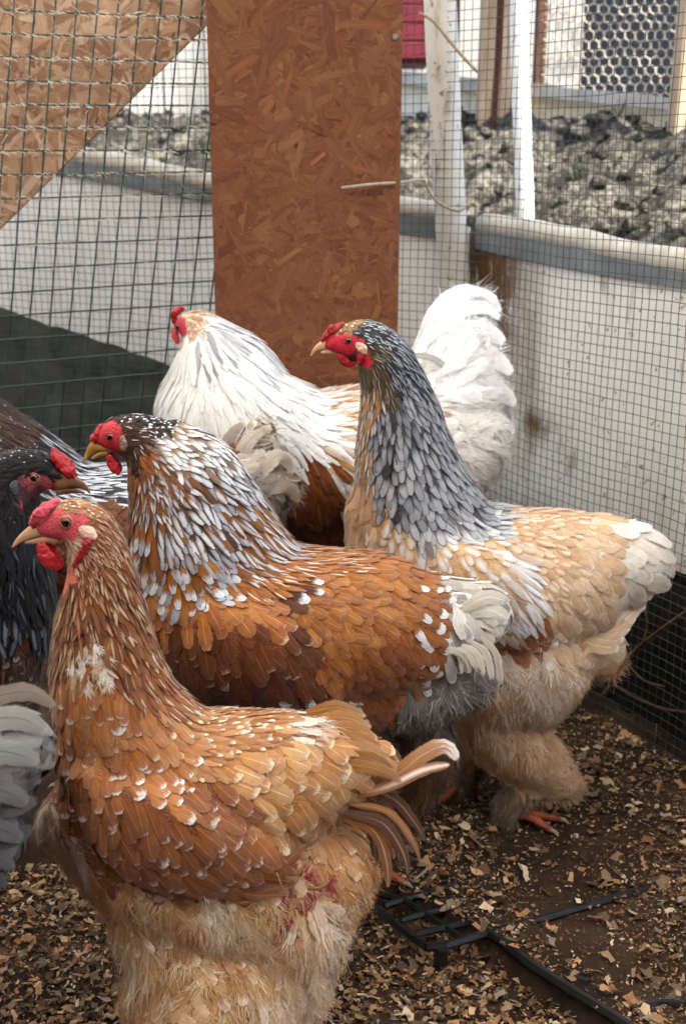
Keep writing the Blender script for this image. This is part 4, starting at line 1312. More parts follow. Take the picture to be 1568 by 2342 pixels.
h.styles({
 'skin': bare('c8505a'), 'throat': bare('c46a58'),
 'cheek': S(20, 7, 'd8b498 e4c8ac c89070', 'c07050', mode=1, thr=.7, p=.4, lift=.16, sp=.62, shape='lance'),
 'head': S(24, 8, 'b4744a a5643c 9a5834', 'e6cfae dcc09a', mode=2, thr=.45, lift=.10, shape='lance', p=.75),
 'crown': S(20, 8, 'b87a4a a5683c c49060', 'ead8bc', mode=0, thr=.6, lift=.10, shape='lance', p=.6),
 'neck': S(52, 15, '9a5830 84462a a8662f 6e3c22', 'd0ae84 dcc29a be9060', mode=2, thr=.42, lift=.11, shape='lance', p=.62, aj=.16, tj=.16),
 'neckw': S(54, 21, 'a8602e 985428 b4723a 8a4c26', 'e4d6c0 d8b88c', mode=2, thr=.38, lift=.13, shape='lance', p=.5, aj=.22, tj=.2),
 'white': S(32, 22, 'f4eade e6d4bc d8b890 f8f2e8', lift=.16, shaft=.0, fl=18, sp=.5, aj=.4),
 'breast': S(58, 30, 'b06a34 a05a2a c07c42', 'e6cba4', mode=2, thr=.3, p=.35, lift=.10, shaft=.3, aj=.15),
 'shoulder': S(60, 36, 'c07434 b4682e cb8442 c98a4c', 'efe4d2 e8d0a8', mode=0, thr=.84, p=.35, lift=.09, shaft=.45, aj=.2),
 'tipw': S(56, 42, 'c27a3c b56c32', 'f2ece2', mode=0, thr=.78, p=.8, lift=.11, shaft=.4, aj=.16),
 'back': S(48, 24, 'c0844a b07038 cc9458 a4622e', 'e6d0ae e0d4c4', mode=0, thr=.72, p=.55, lift=.11, shape='lance', aj=.24, tj=.12),
 'wing': S(74, 52, 'a05c2c 905226 ac6834 a4602e 86481f', 'f4ece2 e8d4bc', mode=0, thr=.89, p=.85, lift=.09, shaft=.8, aj=.10, sp=.52),
 'wingp': S(110, 46, 'a65e2c 9a5426 b26a34', 'ead6c0', mode=0, thr=.93, p=.5, lift=.06, shaft=.85, aj=.10),
 'rump': S(70, 58, 'd09656 c88a4a d8a468 c08040', 'eed2a8 f0dcc0', mode=0, thr=.82, p=.6, lift=.14, shaft=.75, aj=.22, sp=.55),
 'rumpl': S(84, 56, 'cc9052 d29c62 c48648', 'e8c89c', mode=0, thr=.86, p=.5, lift=.15, shaft=.6, aj=.25, fl=5, sp=.55),
 'tuft': S(70, 30, 'e2d4c4 d8c4ae', lift=.25, fl=18, shaft=.1, aj=.4),
 'fluff': S(76, 48, 'e4b882 d8a668 eecb9c ca8e52', 'f8e8cc', mode=0, thr=.75, p=.4, lift=.17, shaft=.2, fl=20, aj=.32, sp=.5),
 'fluffp': S(84, 46, 'f0d6b2 e8c69c e0b684', 'fbf0de', mode=0, thr=.7, p=.6, lift=.2, shaft=.2, fl=22, aj=.4, sp=.5),
 'fluffr': S(76, 46, 'd89a5c c88446 e2ae74', 'f4d8b0', mode=0, thr=.8, p=.5, lift=.15, shaft=.25, fl=18, aj=.35, sp=.5),
 'sore': S(34, 16, 'b83c48 c4525c a83440', lift=.2, fl=8, sp=.6, aj=.4),
 'fluffw': S(70, 36, 'cfc4b8 c8a888 d8ccc0 b88c64', lift=.16, fl=18, shaft=.15, aj=.35, sp=.5),
}, [
 (100, 1200, 180, 'skin'), (112, 1180, 180, 'skin'), (138, 1172, 0, 'skin'), (128, 1205, 180, 'skin'), (140, 1225, 0, 'skin'), (160, 1184, 0, 'skin'), (186, 1196, 0, 'skin'), (168, 1210, 0, 'skin'), (190, 1180, 0, 'skin'), (115, 1228, 0, 'skin'), (205, 1212, 0, 'skin'),
 (160, 1240, 50, 'cheek'), (175, 1262, 60, 'cheek'), (185, 1232, 45, 'cheek'),
 (138, 1300, 90, 'throat'), (150, 1330, 90, 'throat'), (120, 1265, 90, 'skin'), (165, 1300, 80, 'throat'),
 (128, 1148, 10, 'crown'), (165, 1146, 10, 'crown'), (205, 1155, 25, 'crown'), (235, 1180, 40, 'head'), (215, 1195, 40, 'head'), (260, 1210, 50, 'head'), (285, 1240, 55, 'head'),
 (230, 1240, 60, 'head'), (215, 1290, 80, 'head'), (180, 1340, 80, 'neck'), (260, 1300, 65, 'neck'), (300, 1300, 60, 'neck'), (320, 1370, 62, 'neck'),
 (150, 1370, 95, 'neck'), (170, 1420, 95, 'neck'), (220, 1380, 80, 'neck'), (280, 1390, 70, 'neck'), (150, 1460, 98, 'neck'), (350, 1430, 60, 'neckw'), (300, 1450, 70, 'neckw'), (360, 1480, 60, 'neckw'), (340, 1530, 65, 'neckw'),
 (226, 1436, 95, 'white'), (256, 1420, 85, 'neckw'), (212, 1486, 95, 'white'), (236, 1462, 90, 'neckw'), (262, 1470, 80, 'white'), (200, 1515, 95, 'tipw'), (290, 1540, 75, 'tipw'), (175, 1500, 95, 'breast'), (190, 1420, 90, 'neck'), (205, 1530, 92, 'shoulder'), (260, 1520, 82, 'shoulder'), (295, 1490, 72, 'neckw'),
 (135, 1530, 98, 'breast'), (125, 1580, 95, 'breast'), (160, 1560, 95, 'breast'),
 (200, 1590, 80, 'shoulder'), (270, 1580, 75, 'shoulder'), (330, 1590, 65, 'shoulder'), (160, 1640, 85, 'tipw'), (250, 1640, 78, 'shoulder'), (330, 1650, 65, 'tipw'), (200, 1665, 82, 'tipw'), (285, 1675, 75, 'tipw'),
 (400, 1560, 45, 'neckw'), (440, 1600, 30, 'back'), (400, 1630, 45, 'shoulder'), (500, 1620, 22, 'back'), (560, 1640, 20, 'back'), (470, 1660, 30, 'back'), (620, 1640, 18, 'back'), (400, 1690, 45, 'tipw'),
 (140, 1740, 85, 'wing'), (220, 1740, 78, 'wing'), (300, 1750, 72, 'wing'), (380, 1760, 66, 'wing'), (460, 1740, 58, 'wing'), (200, 1820, 75, 'wing'), (300, 1850, 66, 'wing'), (400, 1860, 60, 'wing'), (500, 1820, 52, 'wing'), (560, 1760, 45, 'wing'), (270, 1870, 55, 'wing'), (360, 1880, 40, 'wing'), (450, 1880, 28, 'wingp'), (540, 1860, 30, 'wingp'), (600, 1840, 38, 'wingp'), (600, 1880, 15, 'wingp'),
 (640, 1690, 30, 'rump'), (560, 1690, 30, 'rump'), (700, 1680, 25, 'rump'), (620, 1760, 50, 'rump'), (700, 1760, 48, 'rump'), (780, 1700, 28, 'rump'), (680, 1830, 65, 'rump'), (760, 1800, 55, 'rumpl'), (850, 1720, 20, 'rump'), (760, 1870, 70, 'rumpl'), (690, 1890, 75, 'rumpl'), (830, 1800, 45, 'rumpl'), (660, 1625, 5, 'tuft'),
 (664, 1968, 70, 'sore'), (676, 1952, 60, 'sore'), (110, 1880, 60, 'fluffw'), (160, 1900, 55, 'fluffw'), (210, 1950, 55, 'fluffr'), (140, 1950, 50, 'fluffr'), (260, 2010, 65, 'fluff'),
 (310, 1945, 72, 'fluff'), (400, 1950, 80, 'fluff'), (490, 1945, 88, 'fluffp'), (580, 1940, 85, 'fluff'), (660, 1940, 75, 'fluff'), (330, 1990, 75, 'fluff'), (430, 1990, 85, 'fluff'), (530, 1980, 88, 'fluffp'), (630, 1980, 80, 'fluff'), (300, 2090, 80, 'fluffp'), (400, 2090, 85, 'fluff'), (500, 2080, 88, 'fluff'), (600, 2060, 80, 'fluff'), (700, 1990, 60, 'fluffp'), (720, 2070, 55, 'fluffp'), (790, 2000, 60, 'fluffr'), (800, 2080, 60, 'fluffp'), (660, 2120, 70, 'fluffp'),
 (340, 2200, 88, 'fluffr'), (440, 2200, 90, 'fluff'), (540, 2190, 88, 'fluff'), (640, 2200, 75, 'fluffp'), (360, 2310, 90, 'fluffr'), (460, 2300, 92, 'fluffr'), (560, 2310, 85, 'fluffr'), (650, 2290, 75, 'fluffr'), (500, 2400, 90, 'fluffr'),
])
h.plumage(1, noise=.10)
h.lump('beak', [(128, 1204, 26, .62), (100, 1206, 22, .6), (72, 1218, 15, .55), (46, 1234, 8, .5), (30, 1250, 2.5, .5)], M['beak_pale'], cap=(.5, 1))
h.lump('lower_beak', [(132, 1232, 12, .8), (104, 1234, 9, .7), (80, 1238, 6, .6), (60, 1241, 3, .5)], M['beak_pale'], cap=(.5, 1))
h.lump('nostril', [(86, 1200, 7, 1.9), (78, 1206, 5, 2.0)], M['comb_pink'])
for off in (0, 20, -20):
    h.lump('comb', [(74, 1196, 7, .8, off * .5), (86, 1180, 12, .6, off), (100, 1167, 14, .6, off), (116, 1157, 11, .6, off * .8), (134, 1146, 6, .6, off * .5)], M['comb_pink'], bumps=.003)
for off in (16, -16):
    h.lump('wattle', [(100, 1244, 12, .5, off), (106, 1260, 19, .4, off * 1.2), (117, 1277, 20, .38, off * 1.2), (132, 1290, 13, .4, off)], M['wattle'], bumps=.003)
h.eye(160, 1184, 14, 'eyelid')
h.patch('earlobe', [(202, 1200, 13), (214, 1205, 16), (222, 1212, 11)], M['lobe'])
h.patch('ear_wattle', [(214, 1222, 8), (204, 1242, 9), (194, 1262, 8), (184, 1280, 5)], M['comb_red'], lift=.003, flat=.8)
# wing quills and tail feathers
for i in range(6):
    h.quill([(520 + 10 * i, 1900 - 5 * i, 200), (590 + 10 * i, 1925 - 9 * i, 205 - 3 * i), (672 + 7 * i, 1938 - 22 * i, 180)], 30, ['9c5c30', 'ac6a38', '8a4e28'], ['ead8c0'], 1, .86, .8, 'flight_feather', 'lance')
BR = ['8e5e3e', '9c6a46', '7c5036', 'aa7850']
h.quill([(830, 1800, 40), (900, 1760, 30), (975, 1710, 20), (1020, 1700, 15), (1050, 1738, 10)], 54, ['b8804e'], ['f0e4d8'], 0, .74, .5, tilt=.7)
h.quill([(800, 1790, 60), (880, 1770, 60), (960, 1735, 55), (1030, 1722, 50)], 40, ['a86c44'], ['ecd8c8'], 2, .5, .5, tilt=.5)
for k in range(9):
    a = k / 8
    x1, y1 = 975 - 120 * a, 1930 + 70 * a + 14 * math.sin(k * 2.3)
    dp = 10 + 75 * ((k * 7) % 11) / 10
    h.quill([(790 - 10 * a, 1800 + 40 * a, dp), (890 - 50 * a, 1815 + 55 * a, dp + 2), (950 - 90 * a + 8 * math.sin(k * 3.1), 1880 + 60 * a, dp), (x1, y1, dp - 10)], 40 - 8 * ((k * 5) % 3), ['b0723e', '8a5c40', 'c48850', 'b8783e', '74503c'], ['d8ac80', 'c09468', 'e4c4a4'], 2, .15, .6, 'tail_feather', 'lance', seed=k)
for i in range(7):
    h.quill([(700 + 12 * i, 1640 + 12 * i, -20 + 14 * i), (770 + 16 * i, 1622 + 17 * i, -10 + 14 * i), (840 + 13 * i, 1640 + 20 * i, 10 * i)], 46, ['c08648', 'b0743a', 'cc965c'], ['dcbc8c', 'e4d2ba'], 0, .9, .4, 'tail_feather', 'lance')
h.foot(395, 2560, 110, .07); h.foot(600, 2450, -110, .07)
h.finish(290)

# ================= hen 2: cinnamon hen with silver-laced hackle
h = Bird('hen', 'cinnamon brown hen with silvery white laced neck, in the middle of the group', 'hen', 740, 1.33)
h.body([
 [(215, 1003, 18, .75), (240, 1000, 32, .75), (268, 995, 46, .75), (310, 1000, 58, .8), (350, 1030, 78, .9), (390, 1090, 105, 1.0), (420, 1160, 130, 1.05), (440, 1240, 150, 1.1), (460, 1330, 165, 1.1)],
 [(400, 1000, 42, .9), (450, 1060, 80, 1.0), (490, 1140, 95, 1.05), (540, 1230, 100, 1.05), (600, 1330, 110, 1.0)],
 [(390, 1370, 120, 1.0), (470, 1400, 165, 1.1), (600, 1420, 182, 1.15), (740, 1430, 175, 1.15), (860, 1430, 168, 1.1), (960, 1430, 140, 1.0), (1040, 1410, 100, .9), (1090, 1400, 70, .85)],
 [(400, 1360, 80, .4, 150), (500, 1410, 125, .4, 180), (620, 1450, 125, .4, 190), (720, 1500, 70, .4, 180)],
 [(560, 1480, 160, 1.1), (700, 1540, 160, 1.1), (850, 1560, 120, 1.0), (960, 1570, 95, .9), (1050, 1540, 82, .8)],
 [(760, 1640, 120, .9), (800, 1760, 90, .9), (840, 1850, 50, .9)],
 [(960, 1660, 60, .8, -40), (990, 1760, 52, .9, -40), (960, 1830, 36, 1, -40), (915, 1900, 26, 1, -40), (885, 1965, 20, 1, -40)],
 [(760, 1780, 60, .9, 80), (760, 1900, 28, 1, 80), (740, 2040, 20, 1, 80)],
])
SLV = 'd0d2d6 b8bcc4 a2a6b0 dcdde0'
h.styles({
 'skin': bare('b8343e'), 'dark': bare('4a2c28'),
 'head': S(22, 9, '4a3026 3c2620 5a3a28', 'e8e8e8', mode=2, thr=.4, p=.22, lift=.1, shape='lance', aj=.25),
 'crown': S(20, 10, '3a2a26 4c362c 2e2220', 'eef0f2', mode=0, thr=.62, p=.6, lift=.1, shape='lance', aj=.25),
 'brown': S(40, 13, '96562a 8a4a22 a6642e', 'e4dccc', mode=2, thr=.3, p=.35, lift=.12, shape='lance', aj=.18),
 'cape': S(36, 17, 'a0642e 6a4834 8a5a34', SLV, mode=2, thr=.6, p=.85, lift=.12, shape='lance', aj=.18),
 'capew': S(40, 20, 'b09070 8a7668', 'f0f2f4 e4e8ec', mode=2, thr=.72, p=.95, lift=.12, shape='lance', aj=.2),
 'hack': S(66, 28, '5a4434 96602c 6a4c38 46362e', SLV, mode=2, thr=.62, p=.93, lift=.12, shape='round', aj=.12, sp=.5),
 'hackb': S(70, 28, 'a8662a 985820 b47434 8a5426', SLV, mode=0, thr=.58, p=.78, lift=.13, shape='round', aj=.14, sp=.54),
 'hackl': S(74, 20, 'a8682c 8a5e38', SLV, mode=2, thr=.55, p=.75, lift=.10, shape='lance', aj=.12),
 'back': S(56, 18, 'a8682e b4743a 9a5a28', 'e8d8bc e4e4e4', mode=2, thr=.35, p=.4, lift=.10, shape='lance', aj=.16),
 'wing': S(62, 50, '703c1e 5c3014 7c4422', 'd0b498', mode=0, thr=.92, p=.8, lift=.08, shaft=.75, aj=.10, sp=.52),
 'wingo': S(60, 48, 'a8642e 9a5828 b47238', 'd8b084', mode=0, thr=.90, p=.6, lift=.08, shaft=.85, aj=.14, sp=.64),
 'wingd': S(64, 50, '502614 442010 5c2e1a', 'd0c4bc', mode=0, thr=.86, p=.35, lift=.07, shaft=.6, aj=.12, sp=.64),
 'spot': S(60, 36, '6a3820 5a2e1a', 'dfe2e8', mode=0, thr=.66, p=.7, lift=.09, shaft=.3, aj=.2, sp=.62),
 'sad': S(44, 36, 'a8682f 9a5a28 b6763a', 'e0b878 d8a864', mode=1, thr=.9, p=.5, lift=.13, shaft=.8, aj=.22, sp=.6),
 'sadd': S(50, 42, '96562a 8a4a22 a46230', 'd09a5c', mode=1, thr=.9, p=.5, lift=.13, shaft=.7, aj=.3, sp=.58),
 'sadt': S(48, 34, 'a8682f 96562a', 'e8e4e0', mode=0, thr=.55, p=.4, lift=.14, shaft=.5, aj=.3, sp=.56),
 'tailw': S(80, 44, 'ece6da dcd4c6 c8beb0 a09890', 'f6f2ea', mode=1, thr=.6, p=.7, lift=.2, shaft=-.4, aj=.3, sp=.52),
 'grey': S(60, 34, '8a827c 7a726e 968c86', 'd4d0cc', mode=1, thr=.82, p=.6, lift=.18, shaft=.2, fl=8, aj=.4, sp=.5),
 'greyd': S(56, 32, '6a605a 5c524c', 'a89e96', mode=1, thr=.85, p=.5, lift=.16, shaft=.2, fl=9, aj=.4, sp=.5),
 'leg': S(50, 26, '6a4c34 5a402c 7a5a40', lift=.2, fl=10, aj=.4, sp=.55),
}, [
 (222, 1000, 0, 'skin'), (240, 985, 0, 'skin'), (262, 1012, 0, 'skin'), (250, 1035, 0, 'skin'), (275, 985, 0, 'skin'), (235, 1020, 0, 'skin'), (270, 1020, 0, 'skin'), (258, 1055, 90, 'skin'), (255, 970, 0, 'skin'),
 (284, 1036, 60, 'dark'), (290, 1055, 60, 'dark'),
 (240, 952, 5, 'head'), (270, 945, 5, 'crown'), (310, 945, 5, 'crown'), (340, 952, 10, 'crown'), (365, 970, 15, 'crown'), (300, 975, 15, 'head'), (330, 990, 20, 'head'), (310, 1015, 40, 'head'), (318, 1045, 60, 'head'),
 (300, 1080, 90, 'brown'), (280, 1120, 100, 'brown'), (275, 1180, 100, 'brown'), (320, 1090, 85, 'brown'), (340, 1040, 50, 'brown'), (290, 1160, 95, 'brown'), (300, 1230, 95, 'hackl'),
 (370, 1000, 20, 'capew'), (420, 985, 20, 'capew'), (460, 1005, 30, 'capew'), (400, 1020, 35, 'capew'), (490, 1030, 45, 'capew'), (440, 1040, 42, 'capew'),
 (370, 1040, 50, 'cape'), (350, 1075, 70, 'cape'), (380, 1080, 60, 'cape'), (340, 1120, 75, 'cape'), (420, 1085, 52, 'cape'), (375, 1120, 65, 'cape'),
 (470, 1080, 50, 'hack'), (520, 1100, 50, 'hack'), (430, 1130, 58, 'hack'), (480, 1140, 52, 'hack'), (540, 1150, 50, 'hackl'), (400, 1180, 68, 'hack'), (450, 1190, 60, 'hack'), (520, 1190, 50, 'hack'), (570, 1190, 45, 'hackl'), (350, 1180, 80, 'hackb'),
 (340, 1230, 92, 'hackb'), (390, 1240, 85, 'hackb'), (440, 1240, 75, 'hackb'), (500, 1240, 55, 'hackb'), (560, 1240, 38, 'hackl'), (620, 1225, 25, 'hackl'), (350, 1280, 95, 'hackb'), (410, 1270, 85, 'hackb'), (470, 1270, 70, 'hackb'),
 (620, 1250, 20, 'back'), (690, 1250, 12, 'back'), (640, 1280, 25, 'back'), (560, 1275, 45, 'back'), (760, 1262, 8, 'back'),
 (400, 1330, 85, 'wingo'), (470, 1310, 75, 'wingo'), (540, 1310, 62, 'wingo'), (620, 1320, 50, 'wingo'), (660, 1300, 40, 'spot'), (700, 1300, 30, 'sad'),
 (420, 1390, 85, 'wing'), (500, 1380, 72, 'wing'), (590, 1370, 62, 'wing'), (660, 1380, 58, 'wing'), (450, 1450, 82, 'wing'), (540, 1450, 70, 'wingd'), (620, 1440, 65, 'wingd'), (480, 1520, 80, 'wingd'), (570, 1520, 72, 'wingd'), (660, 1480, 65, 'spot'), (640, 1540, 68, 'wingd'), (700, 1510, 65, 'spot'), (700, 1440, 60, 'wing'), (600, 1580, 60, 'spot'), (520, 1570, 70, 'wingd'), (720, 1580, 20, 'spot'), (780, 1570, 10, 'capew'), (690, 1600, 40, 'wingd'),
 (760, 1300, 22, 'sad'), (840, 1290, 15, 'sad'), (920, 1285, 12, 'sad'), (740, 1360, 40, 'sad'), (820, 1360, 40, 'sad'), (900, 1340, 32, 'sad'), (760, 1430, 55, 'sad'), (840, 1440, 52, 'sadd'), (910, 1410, 45, 'sadd'), (780, 1500, 62, 'sad'), (860, 1520, 62, 'sadd'), (830, 1580, 75, 'sadd'), (900, 1480, 60, 'sadd'), (870, 1590, 80, 'sadd'),
 (960, 1300, 10, 'sadt'), (960, 1370, 35, 'sadt'), (970, 1440, 50, 'sadt'), (950, 1490, 55, 'sadt'),
 (1020, 1300, 15, 'tailw'), (1080, 1310, 20, 'tailw'), (1030, 1370, 30, 'tailw'), (1100, 1370, 35, 'tailw'), (1020, 1430, 40, 'tailw'), (1090, 1430, 50, 'tailw'),
 (1000, 1520, 60, 'grey'), (1080, 1500, 60, 'grey'), (1040, 1570, 50, 'grey'), (960, 1560, 80, 'grey'), (1120, 1470, 40, 'grey'), (940, 1610, 80, 'greyd'), (1010, 1630, 60, 'greyd'), (1080, 1600, 50, 'greyd'), (900, 1650, 90, 'greyd'),
 (960, 1740, 90, 'leg'), (1000, 1800, 90, 'leg'), (950, 1880, 100, 'leg'), (820, 1760, 90, 'leg'), (800, 1860, 90, 'leg'), (745, 1980, 90, 'leg'),
])
h.plumage(2)
h.lump('beak', [(242, 1016, 20, .62), (224, 1018, 17, .6), (208, 1030, 10, .55), (198, 1044, 5, .5), (193, 1058, 1.8, .5)], M['beak_yellow'], cap=(.5, 1))
h.lump('lower_beak', [(246, 1036, 9, .8), (228, 1040, 7, .7), (212, 1048, 3, .6)], M['beak_yellow'], cap=(.5, 1))
for off in (0, 14, -14):
    h.lump('comb', [(218, 1010, 5, .8, off * .5), (221, 997, 7, .6, off), (226, 984, 7.5, .6, off), (233, 974, 5, .6, off * .7)], M['comb_red'], bumps=.003)
for off in (12, -12):
    h.lump('wattle', [(252, 1044, 9, .5, off), (258, 1056, 12, .4, off), (265, 1068, 12, .4, off), (272, 1077, 7, .42, off)], M['wattle'], bumps=.002)
h.eye(258, 993, 10, 'eyelid_red')
h.patch('earlobe', [(288, 994, 8), (292, 1004, 10), (290, 1016, 9)], M['lobe_brown'])
TW = ['e4dccc', 'd0c6b6', 'ece6d8']
for i in range(8):
    a = R(-32 + i * 19)
    x0, y0 = 1010, 1390
    L1 = 105 - 2 * i; L2 = 155 - 7 * i
    h.quill([(x0 + 40 * math.cos(a), y0 + 30 * math.sin(a), 70 - 6 * i), (x0 + L1 * math.cos(a), y0 + L1 * .9 * math.sin(a), 75 - 5 * i), (x0 + L2 * math.cos(a + .25), y0 + L2 * .86 * math.sin(a + .3), 50)], 50, TW, ['f4f0ea'] if i % 2 else ['a89c90'], 1, .75, .4)
for i in range(6):
    h.quill([(985 + 20 * i, 1462 - 10 * i, 112), (1010 + 22 * i, 1440 + 2 * i, 114), (1040 + 18 * i, 1452 + 14 * i, 112), (1046 + 16 * i, 1500 - 2 * i, 104)], 24, ['dcd4c4', 'c8bcac', 'e6dfd2'], ['e8e4dc'], 1, .7, -.4, 'tail_feather', 'lance')
h.foot(880, 1990, -40, .05); h.foot(735, 2070, 80, .06)
h.finish(290)

# ================= hen 3: buff hen with grey neck
h = Bird('hen', 'tall buff hen with slate grey scaled neck and cream tail, standing at the right', 'hen', 1150, 1.53)
h.body([
 [(742, 790, 14, .75), (762, 785, 26, .75), (795, 780, 42, .75), (835, 782, 52, .8), (872, 812, 62, .85), (896, 870, 74, .9), (912, 940, 92, .95), (922, 1020, 110, 1.0), (938, 1110, 132, 1.05), (965, 1210, 160, 1.05), (1010, 1300, 175, 1.1)],
 [(880, 1180, 95, 1.0), (905, 1250, 120, 1.05), (960, 1330, 150, 1.1)],
 [(990, 1290, 150, 1.1), (1090, 1320, 172, 1.15), (1200, 1330, 168, 1.15), (1310, 1310, 152, 1.05), (1385, 1290, 122, .95), (1425, 1285, 96, .9)],
 [(960, 1240, 70, .4, 150), (1050, 1280, 100, .4, 175), (1140, 1340, 90, .4, 185), (1190, 1390, 40, .4, 175)],
 [(1020, 1420, 150, 1.1), (1130, 1490, 165, 1.15), (1240, 1480, 165, 1.1), (1325, 1475, 108, .95), (1365, 1485, 62, .9)],
 [(1110, 1560, 120, 1.0, 30), (1160, 1660, 92, .9, 50), (1230, 1720, 66, .85, 50), (1285, 1765, 36, .9, 50)],
 [(1285, 1768, 30, 1, 50), (1210, 1775, 30, 1, 50), (1165, 1800, 30, 1, 50), (1150, 1850, 25, 1, 50), (1160, 1886, 22, 1, 50)],
 [(1050, 1560, 110, 1.0, -60), (1050, 1670, 80, .9, -70), (1090, 1730, 50, .9, -70), (1075, 1800, 24, 1, -70), (1060, 1865, 20, 1, -70)],
])
